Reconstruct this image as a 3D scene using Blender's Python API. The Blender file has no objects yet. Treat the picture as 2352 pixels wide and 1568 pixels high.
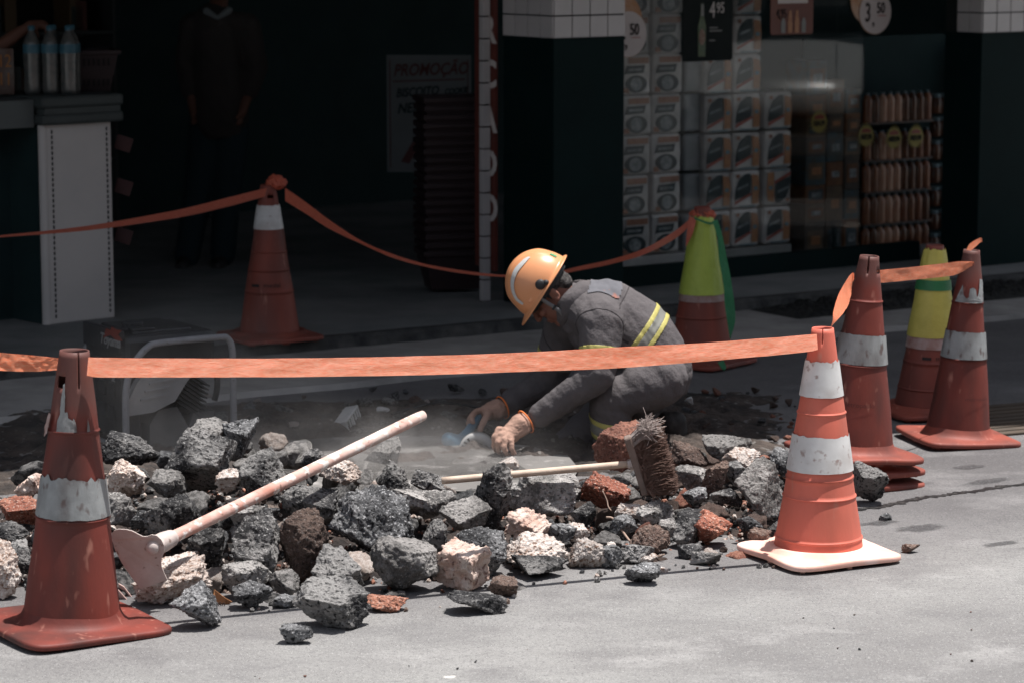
import bpy, bmesh, math, random
import numpy as np
from mathutils import Vector, Matrix, Euler, noise
rnd = random.Random(7)
sc = bpy.context.scene
C = sc.collection
R = math.radians
# ---------------- camera, world, sun, exposure ----------------
F = 6500.0; CH = 2.1; PITCH = math.atan(981/6500.0)
cam = bpy.data.cameras.new('camera'); camo = bpy.data.objects.new('camera', cam); C.objects.link(camo)
camo.location = (0, 0, CH); camo.rotation_euler = (math.pi/2-PITCH, 0, 0)
cam.sensor_width = 36; cam.lens = 36*F/2352; cam.clip_end = 500
cam.dof.use_dof = True; cam.dof.focus_distance = 9.35; cam.dof.aperture_fstop = 4.5
sc.camera = camo
SUN_EL = R(77); SUN_H = Vector((.93, .22, 0)).normalized()
S = Vector((SUN_H.x*math.cos(SUN_EL), SUN_H.y*math.cos(SUN_EL), math.sin(SUN_EL)))
w = bpy.data.worlds.new('World'); sc.world = w; w.use_nodes = True
nt = w.node_tree; bgn = nt.nodes['Background']
sky = nt.nodes.new('ShaderNodeTexSky'); sky.sky_type = 'NISHITA'; sky.sun_disc = False
sky.sun_elevation = SUN_EL; sky.sun_rotation = math.atan2(SUN_H.x, SUN_H.y)
hs_ = nt.nodes.new('ShaderNodeHueSaturation'); hs_.inputs['Saturation'].default_value = .45
nt.links.new(sky.outputs[0], hs_.inputs['Color']); nt.links.new(hs_.outputs[0], bgn.inputs[0]); bgn.inputs[1].default_value = 0.10
sl = bpy.data.lights.new('sun', 'SUN'); sl.energy = 5.0; sl.angle = R(.5); sl.color = (1, .965, .93)
so = bpy.data.objects.new('sun', sl); C.objects.link(so); so.rotation_euler = S.to_track_quat('Z', 'Y').to_euler()
so.location = (3, 3, 12)
vs = sc.view_settings; vs.view_transform = 'Standard'; vs.look = 'None'; vs.gamma = 1; vs.use_curve_mapping = False
vs.exposure = 0.60

# ---------------- pixel -> world helpers (photo read at 2352 x 1568) ----------------
fw = Vector((0, math.cos(PITCH), -math.sin(PITCH))); upv = Vector((0, math.sin(PITCH), math.cos(PITCH)))
def ray(px, py): return Vector((1,0,0))*((px-1176)/F) + upv*(-(py-784)/F) + fw
def G(px, py, z=0.0):
    d = ray(px, py); t = (z-CH)/d.z; return Vector((d.x*t, d.y*t, z))
def J(px, py, Y):
    d = ray(px, py); t = Y/d.y; return Vector((d.x*t, Y, CH+d.z*t))
def pxs(p): return F/((p-Vector((0,0,CH))).dot(fw))       # pixels per metre at a point
def onplane(px, py, P0, n):
    d = ray(px, py); c = Vector((0,0,CH)); t = (P0-c).dot(n)/d.dot(n); return c+d*t
def S3(r, g, b):
    f = lambda c: ((c/255+.055)/1.055)**2.4 if c > 10 else c/255/12.92
    return (f(r), f(g), f(b))

# ---------------- object helpers ----------------
def tag(o, label=None, cat=None, group=None, kind=None):
    if label: o['label'] = label
    if cat: o['category'] = cat
    if group: o['group'] = group
    if kind: o['kind'] = kind
    return o
def thing(name, label, cat, loc=(0,0,0), rz=0, group=None):
    o = bpy.data.objects.new(name, None); C.objects.link(o); o.empty_display_size = .05
    o.location = loc; o.rotation_euler = (0,0,rz); return tag(o, label, cat, group)
def obj(name, bm, mat, parent=None, smooth=False, world=False):
    me = bpy.data.meshes.new(name)
    if isinstance(bm, bmesh.types.BMesh):
        bm.normal_update(); bm.to_mesh(me); bm.free()
    else:
        me.from_pydata([tuple(v) for v in bm[0]], [], bm[1]); me.update()
    if smooth:
        for p in me.polygons: p.use_smooth = True
    for m in (mat if isinstance(mat, (list,tuple)) else [mat]):
        me.materials.append(m)
    o = bpy.data.objects.new(name, me); C.objects.link(o)
    if parent is not None:
        o.parent = parent
        if world:                        # geometry given in world coordinates
            M = Matrix.LocRotScale(parent.location, parent.rotation_euler, parent.scale)
            if parent.parent is not None:
                q = parent.parent; M = Matrix.LocRotScale(q.location, q.rotation_euler, q.scale) @ M
            me.transform(M.inverted())
    return o
def center(o):                            # move a top-level mesh's origin to its base centre
    me = o.data; co = np.array([v.co[:] for v in me.vertices]); c = (co.min(0)+co.max(0))/2; c[2] = co[:,2].min()
    me.transform(Matrix.Translation(-Vector(c))); o.location = Vector(c); return o
def box(bm, c, s, rot=None, bev=0):
    r = bmesh.ops.create_cube(bm, size=1); vv = r['verts']
    bmesh.ops.scale(bm, vec=Vector(s), verts=vv)
    if bev:
        ee = list({e for v in vv for e in v.link_edges})
        rr = bmesh.ops.bevel(bm, geom=ee, offset=bev, segments=2, affect='EDGES', profile=.5)
        vv = list({v for v in rr['verts']} | {v for f in rr['faces'] for v in f.verts} | {v for v in vv if v.is_valid})
    if rot is not None: bmesh.ops.transform(bm, matrix=rot.to_4x4(), verts=vv)
    bmesh.ops.translate(bm, vec=Vector(c), verts=vv); return vv
def tube(bm, pts, rad, seg=10, caps=True):
    pts = [Vector(p) for p in pts]; n = len(pts)
    if not isinstance(rad, (list,tuple)): rad = [rad]*n
    rings = []; prev = None
    for i, p in enumerate(pts):
        t = (pts[min(i+1,n-1)]-pts[max(i-1,0)]).normalized()
        if prev is None:
            a = t.orthogonal().normalized()
        else:
            a = (prev - t*prev.dot(t)).normalized()
        prev = a; b = t.cross(a)
        rings.append([bm.verts.new(p + (a*math.cos(k*2*math.pi/seg)+b*math.sin(k*2*math.pi/seg))*rad[i]) for k in range(seg)])
    for i in range(n-1):
        for k in range(seg):
            bm.faces.new((rings[i][k], rings[i][(k+1)%seg], rings[i+1][(k+1)%seg], rings[i+1][k]))
    if caps:
        bm.faces.new(rings[0][::-1]); bm.faces.new(rings[-1])
def lathe(bm, prof, seg=32, ax=None):
    rings = []
    for r, z in prof:
        rings.append([bm.verts.new((r*math.cos(k*2*math.pi/seg), r*math.sin(k*2*math.pi/seg), z)) for k in range(seg)])
    for i in range(len(prof)-1):
        for k in range(seg):
            bm.faces.new((rings[i][k], rings[i][(k+1)%seg], rings[i+1][(k+1)%seg], rings[i+1][k]))
    return rings
def spline(pts, n):
    pts = [Vector(p) for p in pts]; out = []
    P = [pts[0]*2-pts[1]] + pts + [pts[-1]*2-pts[-2]]
    for i in range(len(pts)-1):
        a,b,c,d = P[i:i+4]
        for k in range(n):
            t = k/n; out.append(.5*((2*b)+(c-a)*t+(2*a-5*b+4*c-d)*t*t+(3*b-a-3*c+d)*t**3))
    out.append(pts[-1]); return out
def prism(bm, poly, thick, M=None):       # polygon in local xy, extruded along +z
    v0 = [bm.verts.new((x,y,0)) for x,y in poly]; v1 = [bm.verts.new((x,y,thick)) for x,y in poly]
    n = len(poly); bm.faces.new(v0[::-1]); bm.faces.new(v1)
    for i in range(n): bm.faces.new((v0[i], v0[(i+1)%n], v1[(i+1)%n], v1[i]))
    if M is not None: bmesh.ops.transform(bm, matrix=M, verts=v0+v1)
    return v0+v1
_tc = {}
def text_mesh(s, size, ext=.0015, shear=0, sx=1, font_off=0):
    cu = bpy.data.curves.new('writing', 'FONT'); cu.body = s; cu.size = size; cu.extrude = ext; cu.align_x = 'CENTER'; cu.align_y = 'CENTER'
    cu.shear = shear; cu.offset = font_off; cu.resolution_u = 3
    o = bpy.data.objects.new('tmp', cu); C.objects.link(o)
    dg = bpy.context.evaluated_depsgraph_get(); me = bpy.data.meshes.new_from_object(o.evaluated_get(dg))
    bpy.data.objects.remove(o); me.transform(Matrix.Diagonal((sx,1,1,1))); return me
def writing(s, size, M, mat, parent, **k):   # M: local matrix, text in xy facing +z
    me = text_mesh(s, size, **k); me.transform(M); me.materials.clear(); me.materials.append(mat)
    o = bpy.data.objects.new('lettering', me); C.objects.link(o); o.parent = parent; return o
def remeshed(bm, voxel, smooth=6, fac=.5):
    me = bpy.data.meshes.new('tmp'); bm.to_mesh(me); bm.free()
    o = bpy.data.objects.new('tmp', me); C.objects.link(o)
    m = o.modifiers.new('r','REMESH'); m.mode = 'VOXEL'; m.voxel_size = voxel
    if smooth:
        m = o.modifiers.new('s','SMOOTH'); m.iterations = smooth; m.factor = fac
    dg = bpy.context.evaluated_depsgraph_get(); out = bpy.data.meshes.new_from_object(o.evaluated_get(dg))
    bpy.data.objects.remove(o); bpy.data.meshes.remove(me)
    b = bmesh.new(); b.from_mesh(out); bpy.data.meshes.remove(out)
    for v in b.verts: v.select = False
    return b
def ball(bm, c, r, M=None, sub=3):
    rr = bmesh.ops.create_icosphere(bm, subdivisions=sub, radius=1)['verts']
    if not isinstance(r, (tuple,list,Vector)): r = (r,r,r)
    bmesh.ops.scale(bm, vec=Vector(r), verts=rr)
    if M is not None: bmesh.ops.transform(bm, matrix=M.to_4x4(), verts=rr)
    bmesh.ops.translate(bm, vec=Vector(c), verts=rr); return rr
def cap(bm, p0, r0, p1, r1):
    p0 = Vector(p0); p1 = Vector(p1); n = max(3, int((p1-p0).length/max(.004, min(r0,r1)*.35)))
    n = min(n, 30)
    ball(bm, p0, r0, sub=2); ball(bm, p1, r1, sub=2)
    tube(bm, [p0.lerp(p1, k/n) for k in range(n+1)], [r0+(r1-r0)*k/n for k in range(n+1)], 20)
def chain(bm, pts):                       # [(point, radius), ...]
    for (a, ra), (b, rb) in zip(pts, pts[1:]): cap(bm, a, ra, b, rb)

# ---------------- materials ----------------
def M_(name, col, col2=None, vary=0, scale=8, rough=.7, bump=0, bscale=40, spec=.3, metal=0, trans=0, detail=6, lo=.35, hi=.65, stretch=(1,1,1), coords='Object', bdist=.01, specks=None):
    m = bpy.data.materials.new(name); m.use_nodes = True; t = m.node_tree; N = t.nodes; L = t.links
    b = N['Principled BSDF']; b.inputs['Roughness'].default_value = rough; b.inputs['Metallic'].default_value = metal
    b.inputs['Specular IOR Level'].default_value = spec
    tc = N.new('ShaderNodeTexCoord'); mp = N.new('ShaderNodeMapping'); mp.inputs['Scale'].default_value = stretch
    L.new(tc.outputs[coords], mp.inputs[0])
    oi = N.new('ShaderNodeObjectInfo'); mu = N.new('ShaderNodeMath'); mu.operation = 'MULTIPLY'; mu.inputs[1].default_value = 37
    L.new(oi.outputs['Random'], mu.inputs[0]); L.new(mu.outputs[0], mp.inputs['Location'])
    vec = mp.outputs[0]; b.inputs['Base Color'].default_value = (*col, 1)
    out = None
    if col2 is not None:
        n = N.new('ShaderNodeTexNoise'); n.inputs['Scale'].default_value = scale; n.inputs['Detail'].default_value = detail; n.inputs['Roughness'].default_value = .6
        L.new(vec, n.inputs['Vector']); mr = N.new('ShaderNodeMapRange'); mr.inputs[1].default_value = lo; mr.inputs[2].default_value = hi
        L.new(n.outputs[0], mr.inputs[0]); mx = N.new('ShaderNodeMix'); mx.data_type = 'RGBA'
        mx.inputs['A'].default_value = (*col,1); mx.inputs['B'].default_value = (*col2,1)
        L.new(mr.outputs[0], mx.inputs['Factor']); out = mx.outputs['Result']
    if specks:                            # list of (colour, voronoi scale, threshold)
        for sc_, vsc, th, *wd_ in specks:
            v = N.new('ShaderNodeTexNoise'); v.inputs['Scale'].default_value = vsc; v.inputs['Detail'].default_value = 2
            L.new(vec, v.inputs['Vector']); mr = N.new('ShaderNodeMapRange'); mr.inputs[1].default_value = th; mr.inputs[2].default_value = th+(wd_[0] if wd_ else .06)
            L.new(v.outputs[0], mr.inputs[0]); mx = N.new('ShaderNodeMix'); mx.data_type = 'RGBA'
            mx.inputs['A'].default_value = (*col,1); mx.inputs['B'].default_value = (*sc_,1)
            if out: L.new(out, mx.inputs['A'])
            L.new(mr.outputs[0], mx.inputs['Factor']); out = mx.outputs['Result']
    if vary:
        hv = N.new('ShaderNodeHueSaturation'); v1 = N.new('ShaderNodeMapRange'); v1.inputs[3].default_value = 1-vary*.6; v1.inputs[4].default_value = 1+vary
        L.new(oi.outputs['Random'], v1.inputs[0]); L.new(v1.outputs[0], hv.inputs['Value']); L.new(out, hv.inputs['Color']); out = hv.outputs[0]
    if out: L.new(out, b.inputs['Base Color'])
    if bump:
        n = N.new('ShaderNodeTexNoise'); n.inputs['Scale'].default_value = bscale; n.inputs['Detail'].default_value = 8; n.inputs['Roughness'].default_value = .65
        L.new(vec, n.inputs['Vector']); bp = N.new('ShaderNodeBump'); bp.inputs['Strength'].default_value = bump; bp.inputs['Distance'].default_value = bdist
        L.new(n.outputs[0], bp.inputs['Height']); L.new(bp.outputs[0], b.inputs['Normal'])
    if trans:
        tr = N.new('ShaderNodeBsdfTranslucent'); ms = N.new('ShaderNodeMixShader'); ms.inputs[0].default_value = trans
        tr.inputs[0].default_value = (*col,1)
        if out: L.new(out, tr.inputs[0])
        L.new(b.outputs[0], ms.inputs[1]); L.new(tr.outputs[0], ms.inputs[2]); L.new(ms.outputs[0], N['Material Output'].inputs[0])
    return m

# ---------------- street layout ----------------
def unit(deg): return Vector((math.cos(R(deg)), math.sin(R(deg)), 0))
ZS = .06                                   # pavement height
UK = (G(1206,729,ZS)-G(754,770,ZS)).normalized(); VK = Vector((-UK.y, UK.x, 0)); OK_ = G(980,750,ZS)
U = unit(36); V = Vector((-U.y, U.x, 0)); O = G(1270,713,ZS); O.z = 0
def K(a, b, z=0):                          # kerb frame: a along, b towards the shop
    p = OK_ + UK*a + VK*b; p.z = z; return p
def W(a, b, z=0):                          # shop frame
    p = O + U*a + V*b; p.z = z; return p
MW = Matrix.Translation(O) @ Matrix((( U.x, V.x, 0, 0),(U.y, V.y, 0, 0),(0,0,1,0),(0,0,0,1)))   # shop-frame matrix
def inshop(px, py, b):                     # pixel on the vertical plane b of the shop frame -> (a, z)
    p = onplane(px, py, O+V*b, V); q = p-O; return q.dot(U), p.z

def lumpy_sheet(poly_fn, nx, ny, hfn):
    vs_ = []; fs = []
    for j in range(ny+1):
        for i in range(nx+1):
            p = poly_fn(i/nx, j/ny); vs_.append((p.x, p.y, p.z+hfn(p, i/nx, j/ny)))
    for j in range(ny):
        for i in range(nx):
            a = j*(nx+1)+i; fs.append((a, a+1, a+nx+2, a+nx+1))
    return vs_, fs

# asphalt
def road_mat():
    m = bpy.data.materials.new('asphalt'); m.use_nodes = True; t = m.node_tree; N = t.nodes; L = t.links; b = N['Principled BSDF']
    tc = N.new('ShaderNodeTexCoord')
    def nz(scale, det, lo, hi, stretch=None, rot=0):
        n = N.new('ShaderNodeTexNoise'); n.inputs['Scale'].default_value = scale; n.inputs['Detail'].default_value = det; n.inputs['Roughness'].default_value = .62
        mp = N.new('ShaderNodeMapping'); mp.inputs['Rotation'].default_value = (0,0,rot); 
        if stretch: mp.inputs['Scale'].default_value = stretch
        L.new(tc.outputs['Object'], mp.inputs[0]); L.new(mp.outputs[0], n.inputs[0])
        mr = N.new('ShaderNodeMapRange'); mr.inputs[1].default_value = lo; mr.inputs[2].default_value = hi; L.new(n.outputs[0], mr.inputs[0]); return mr.outputs[0], n.outputs[0]
    def mix(f, A, B):
        mx = N.new('ShaderNodeMix'); mx.data_type = 'RGBA'; L.new(f, mx.inputs['Factor'])
        for k, v in (('A',A),('B',B)):
            if isinstance(v, tuple): mx.inputs[k].default_value = (*v,1)
            else: L.new(v, mx.inputs[k])
        return mx.outputs['Result']
    c = mix(nz(.45,9,.36,.62,(1,1.3,1),-.4)[0], (.150,.144,.143), (.268,.265,.256))
    c = mix(nz(2.6,8,.50,.78,(1,1.6,1),-.4)[0], c, (.142,.137,.138))
    c = mix(nz(1.9,7,.54,.72,(1,1.5,1),-.3)[0], c, (.31,.304,.296))
    c = mix(nz(48,5,.50,.74)[0], c, (.158,.154,.155))
    c = mix(nz(70,5,.56,.74)[0], c, (.33,.324,.316))
    c = mix(nz(150,3,.54,.70)[0], c, (.075,.073,.075))
    c = mix(nz(230,1,.68,.76)[0], c, (.62,.61,.59))
    c = mix(nz(4.1,3,.735,.75)[0], c, (.5,.48,.45))
    # a darker strip of asphalt along the works: a band that runs with the street
    sx = N.new('ShaderNodeSeparateXYZ'); L.new(tc.outputs['Object'], sx.inputs[0]); m1 = N.new('ShaderNodeMath'); m1.operation = 'MULTIPLY_ADD'; m1.inputs[1].default_value = -.45
    L.new(sx.outputs[0], m1.inputs[0]); L.new(sx.outputs[1], m1.inputs[2]); nw = nz(1.3,7,.3,.7)[1]; m2 = N.new('ShaderNodeMath'); m2.operation = 'MULTIPLY_ADD'; m2.inputs[1].default_value = 1.7
    L.new(nw, m2.inputs[0]); L.new(m1.outputs[0], m2.inputs[2]); mr = N.new('ShaderNodeMapRange'); mr.inputs[1].default_value = 9.05; mr.inputs[2].default_value = 9.75; L.new(m2.outputs[0], mr.inputs[0])
    dk = N.new('ShaderNodeMix'); dk.data_type = 'RGBA'; dk.blend_type = 'MULTIPLY'; L.new(mr.outputs[0], dk.inputs['Factor']); L.new(c, dk.inputs['A']); dk.inputs['B'].default_value = (.68,.665,.68,1); c = dk.outputs['Result']
    L.new(c, b.inputs['Base Color']); b.inputs['Roughness'].default_value = .8; b.inputs['Specular IOR Level'].default_value = .3
    h = nz(170,6,.3,.7)[1]; bp = N.new('ShaderNodeBump'); bp.inputs['Strength'].default_value = .8; bp.inputs['Distance'].default_value = .005
    L.new(h, bp.inputs['Height']); L.new(bp.outputs[0], b.inputs['Normal']); return m
m_road = road_mat()
def rp(u, v): return Vector((-14+28*u, 1+26*v, 0))
tag(obj('road', lumpy_sheet(lambda u,v: Vector((-60+120*u, -60+120*v, 0)), 2, 2, lambda p,u,v: 0), m_road), kind='structure')
# fine crack / saw line in the asphalt: a thin dark filled joint
m_dark = M_('dark_joint', (.012,.012,.013), rough=.9)
def strip(name, pts, wd, z, mat, jit=0):
    bm = bmesh.new(); prev = None
    for i, p in enumerate(pts):
        t = (pts[min(i+1,len(pts)-1)]-pts[max(i-1,0)]).normalized(); n = Vector((-t.y,t.x,0))
        w_ = wd*(1+jit*rnd.uniform(-1,1)); q = p + n*rnd.uniform(-jit,jit)*wd
        a = bm.verts.new((q.x+n.x*w_/2, q.y+n.y*w_/2, z)); b = bm.verts.new((q.x-n.x*w_/2, q.y-n.y*w_/2, z))
        if prev: bm.faces.new((prev[1], b, a, prev[0]))
        prev = (a, b)
    return tag(obj(name, bm, mat), kind='structure')
cr = [G(x,y) for x,y in ((620,1437),(760,1425),(900,1408),(1050,1385),(1250,1362),(1450,1340),(1600,1322),(1750,1305),(1900,1290))]
0 and strip('road_joint', spline(cr, 20), .004, .0015, m_dark, .55)
# tar seam and dark oily patches to the right
m_tar = M_('tar', (.02,.019,.02), (.10,.095,.09), scale=60, rough=.35, bump=.8, bscale=130, bdist=.006, lo=.5, hi=.7)
strip('tar_seam', spline([G(x,y) for x,y in ((1900,1172),(2010,1165),(2110,1145),(2220,1130),(2340,1112),(2420,1104))], 16), .035, .002, m_tar, .35)
def fade_mat(name, col, sparkle=True):
    m = M_(name, col, tuple(c*1.9 for c in col), scale=60, rough=.45, bump=.9, bscale=170, bdist=.006, specks=[((.5,.5,.5),240,.66)] if sparkle else None)
    t = m.node_tree; N = t.nodes; L = t.links; out = N['Material Output']; src = out.inputs[0].links[0].from_socket
    at = N.new('ShaderNodeAttribute'); at.attribute_name = 'fade'; tc = N.new('ShaderNodeTexCoord'); n = N.new('ShaderNodeTexNoise'); n.inputs['Scale'].default_value = 26; n.inputs['Detail'].default_value = 6; n.inputs['Roughness'].default_value = .7
    L.new(tc.outputs['Object'], n.inputs[0]); ad = N.new('ShaderNodeMath'); ad.operation = 'ADD'; L.new(at.outputs['Fac'], ad.inputs[0]); L.new(n.outputs[0], ad.inputs[1])
    mr = N.new('ShaderNodeMapRange'); mr.inputs[1].default_value = .78; mr.inputs[2].default_value = 1.18; mr.inputs[4].default_value = .6; L.new(ad.outputs[0], mr.inputs[0])
    tp = N.new('ShaderNodeBsdfTransparent'); ms = N.new('ShaderNodeMixShader'); L.new(mr.outputs[0], ms.inputs[0]); L.new(tp.outputs[0], ms.inputs[1]); L.new(src, ms.inputs[2]); L.new(ms.outputs[0], out.inputs[0]); return m
def patch(name, px, py, w_, d_, mat, z=.001):
    c = G(px, py); s = pxs(c); a = w_/2/s; nr, n = 8, 30; vs_ = [(c.x, c.y, z)]; fd = [1.0]; fs = []
    for j in range(1, nr+1):
        for k in range(n):
            th = k*2*math.pi/n; r = (1+.4*noise.noise(Vector((math.cos(th)*1.3+px, math.sin(th)*1.3, py))))*j/nr
            q = UK*math.cos(th)*a*r + VK*math.sin(th)*d_*r; vs_.append((c.x+q.x, c.y+q.y, z)); fd.append(1-(j/nr)**1.3)
    for k in range(n):
        fs.append((0, 1+k, 1+(k+1)%n))
        for j in range(nr-1): a0 = 1+j*n; fs.append((a0+k, a0+n+k, a0+n+(k+1)%n, a0+(k+1)%n))
    o = obj(name, (vs_, fs), mat); at = o.data.attributes.new('fade', 'FLOAT', 'POINT'); at.data.foreach_set('value', fd); return tag(o, kind='structure')
m_stain = fade_mat('oil_stain', (.060,.058,.060)); m_dusty = fade_mat('dust_patch', (.105,.103,.10), False)
for i,(px,py,w_,d_) in enumerate(((2115,1212,170,.07),(2270,1105,190,.05),(2300,1248,160,.04),(2230,1072,120,.06),(2020,1200,150,.05),(1100,1560,500,.12),(1900,1345,260,.06),(1480,1480,420,.10),(1420,1345,160,.04))): patch('road_stain', px, py, w_, d_, m_stain if i < 5 else m_stain2 if False else m_stain, .001+.0003*i) if i < 5 else None
for i,(px,py,w_,d_) in enumerate(()): patch('road_dust', px, py, w_, d_, m_dusty, .003+.0003*i)

# pavement, kerb and gutter
m_conc = M_('pavement_concrete', (.14,.15,.152), (.24,.24,.238), scale=2, rough=.85, bump=.3, bscale=30)
m_kerb = M_('kerb_stone', (.03,.032,.034), (.09,.088,.085), scale=9, rough=.9, bump=.9, bscale=25, bdist=.02)
m_gut = M_('gutter_concrete', (.22,.21,.20), (.40,.38,.36), scale=2.5, rough=.9, bump=.3, bscale=35)
bm = bmesh.new()
q = [K(-20,.0,ZS), K(20,.0,ZS), K(20,20,ZS), K(-20,20,ZS)]
bm.faces.new([bm.verts.new(p) for p in q]); tag(obj('pavement', bm, m_conc), kind='structure')
bm = bmesh.new(); nseg = 200; rows = []
for i in range(nseg+1):
    a = -9+18*i/nseg; e = .012*noise.noise(Vector((a*7,0,0))); r_ = []
    for b_, z in ((.002,ZS+.002),(-.06,ZS+.002+e*.3),(-.075+e,ZS-.012),(-.085+e*2,.0)):
        r_.append(bm.verts.new(K(a, b_, z)))
    if rows:
        for k in range(3): bm.faces.new((rows[-1][k], rows[-1][k+1], r_[k+1], r_[k]))
    rows.append(r_)
tag(obj('kerb', bm, m_kerb), kind='structure')
gb = (G(860,882)-K(0,0)).dot(VK)
bm = bmesh.new(); rows = []
for i in range(161):
    a = -9+18*i/160; e = .03*noise.noise(Vector((a*2.3,3,0)))
    r_ = [bm.verts.new(K(a,-.06,.006)), bm.verts.new(K(a,gb+.05+e,.010)), bm.verts.new(K(a,gb+e,.024)), bm.verts.new(K(a,gb-.03+e,-.004))]
    if rows:
        for k in range(3): bm.faces.new((rows[-1][k], rows[-1][k+1], r_[k+1], r_[k]))
    rows.append(r_)
tag(obj('gutter', bm, m_gut), kind='structure')
# dug-up dirt patch behind the heap
m_dirt = M_('dug_earth', (.030,.027,.026), (.105,.082,.070), scale=7, rough=.95, bump=1, bscale=38, bdist=.03, specks=[((.20,.185,.17),26,.64)])
def dirt_fn(u, v):
    f = G(-120+1990*u, 1150-70*u); b = G(-100+1930*u, 935-45*u); p = f.lerp(b, v); p.z = .004; return p
def dirt_h(p, u, v):
    e = min(u, 1-u)*8; e2 = min(v, 1-v)*6; k = max(0, min(1, min(e, e2)))
    n = noise.fractal(Vector((p.x*5, p.y*5, 0)), .8, 2.1, 5)
    return k*(.018+.035*n+.02*noise.noise(Vector((p.x*22,p.y*22,1)))) - .012*(1-k)
tag(obj('dug_ground', lumpy_sheet(dirt_fn, 240, 150, dirt_h), m_dirt, smooth=True), kind='structure')
# pale slab of old concrete laid bare between the heap and the dug earth
m_slab = M_('pale_concrete', (.175,.166,.158), (.13,.124,.118), scale=4, rough=.85, bump=.4, bscale=40, bdist=.006, specks=[((.42,.40,.385),9,.55,.2)])
bm = bmesh.new(); sl_ = [(560,1120),(600,1030),(640,1012),(760,1004),(900,998),(1010,1001),(1100,1012),(1210,1022),(1300,1040),(1330,1075),(1300,1130)]
tp_ = [bm.verts.new(G(x,y,.030)+Vector((0,0,0))) for x,y in sl_]; bt_ = [bm.verts.new(G(x,y,.0)) for x,y in sl_]
bm.faces.new(tp_)
for i in range(len(sl_)): bm.faces.new((tp_[i], bt_[i], bt_[(i+1)%len(sl_)], tp_[(i+1)%len(sl_)]))
bmesh.ops.recalc_face_normals(bm, faces=bm.faces); tag(obj('concrete_slab', bm, m_slab), kind='structure')
# dark litter and grit caught along the kerb
a0 = (G(1640,700)-K(0,0)).dot(UK)
def gl_fn(u, v): return K(a0+3.2*u, -.10-.42*v, .008)
def gl_h(p, u, v): e = min(1, min(v,1-v)*5, u*12); return e*(.022+.05*abs(noise.fractal(Vector((p.x*13,p.y*13,0)),.8,2.1,5)))
tag(obj('kerb_litter', lumpy_sheet(gl_fn, 260, 40, gl_h), M_('dark_litter', (.014,.015,.015), (.05,.048,.045), scale=30, rough=.95, bump=1, bscale=80, bdist=.02)), label='dark grit and litter gathered along the kerb on the far side', kind='stuff')
# tactile strip at the right edge of the street
m_tact = M_('tactile_paving', (.10,.075,.055), (.07,.056,.045), scale=6, rough=.85)
bm = bmesh.new()
for k in range(9):
    for j in range(3):
        p0 = G(2255+60*j, 938+k*7.0-j*5); pass
    a0 = G(2240, 940+k*8); a1 = G(2480, 920+k*8)
    d = (a1-a0); L_ = d.length; c = (a0+a1)/2; c.z = .006
    ang = math.atan2(d.y, d.x); box(bm, c, (L_, .045, .012), Matrix.Rotation(ang, 3, 'Z'), bev=.004)
tag(obj('tactile_paving', bm, m_tact), kind='structure')
# ---------------- traffic cones ----------------
def cone_mat(name, c1, c2, grime, rough=.55):
    m = M_(name, c1, c2, scale=5, rough=rough, bump=.25, bscale=60, trans=.10, stretch=(1,1,.35), bdist=.004, spec=.35,
           specks=[(grime,7,.42,.35),((.52,.24,.18),30,.64,.25)])
    return m
m_cone_new = cone_mat('orange_plastic', (.78,.19,.13), (.66,.16,.11), (.45,.13,.09))
m_cone_old = cone_mat('worn_red_plastic', (.22,.043,.030), (.14,.033,.025), (.06,.027,.024), .6)
def grimy_tip(m, z0, z1, col):          # handling wear and soot around the tip
    t = m.node_tree; N = t.nodes; L = t.links; b = N['Principled BSDF']; src = b.inputs['Base Color'].links[0].from_socket
    tc = N.new('ShaderNodeTexCoord'); sp = N.new('ShaderNodeSeparateXYZ'); L.new(tc.outputs['Object'], sp.inputs[0]); n = N.new('ShaderNodeTexNoise'); n.inputs['Scale'].default_value = 14; n.inputs['Detail'].default_value = 5; L.new(tc.outputs['Object'], n.inputs[0])
    a = N.new('ShaderNodeMath'); a.operation = 'MULTIPLY_ADD'; a.inputs[1].default_value = .12; L.new(n.outputs[0], a.inputs[0]); L.new(sp.outputs[2], a.inputs[2])
    mr = N.new('ShaderNodeMapRange'); mr.inputs[1].default_value = z0; mr.inputs[2].default_value = z1; mr.inputs[4].default_value = .75; L.new(a.outputs[0], mr.inputs[0])
    mx = N.new('ShaderNodeMix'); mx.data_type = 'RGBA'; L.new(mr.outputs[0], mx.inputs['Factor']); L.new(src, mx.inputs['A']); mx.inputs['B'].default_value = (*col,1); L.new(mx.outputs['Result'], b.inputs['Base Color'])
grimy_tip(m_cone_old, .69, .75, (.115,.058,.05))
m_cone_mid = cone_mat('dusty_orange_plastic', (.31,.075,.050), (.24,.062,.045), (.13,.05,.042), .6)
m_flange_lit = M_('sunlit_flange', (.80,.52,.44), (.70,.36,.28), scale=5, rough=.75, bump=.2, bscale=50, bdist=.003, specks=[((.82,.62,.56),9,.5,.2)])  # blown-out sunlight on the flange is put into its pale colour
m_white = M_('reflective_white', (.66,.65,.64), (.56,.55,.54), scale=12, rough=.45, bump=.3, bscale=300, bdist=.001, specks=[((.40,.36,.34),9,.50,.3),((.34,.27,.25),38,.60,.12)])
m_grey = M_('reflective_grey', (.30,.31,.31), (.21,.215,.215), scale=18, rough=.42, bump=.6, bscale=28, bdist=.004, stretch=(1,1,.6), specks=[((.12,.095,.09),9,.50,.3),((.12,.09,.085),34,.58,.12)])
m_tornwhite = M_('stained_white', (.42,.33,.31), (.30,.16,.13), scale=20, rough=.6)
m_lime = M_('lime_plastic_sleeve', (.55,.66,.12), (.47,.58,.10), scale=10, rough=.35, bump=.7, bscale=16, bdist=.012, trans=.15)
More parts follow.
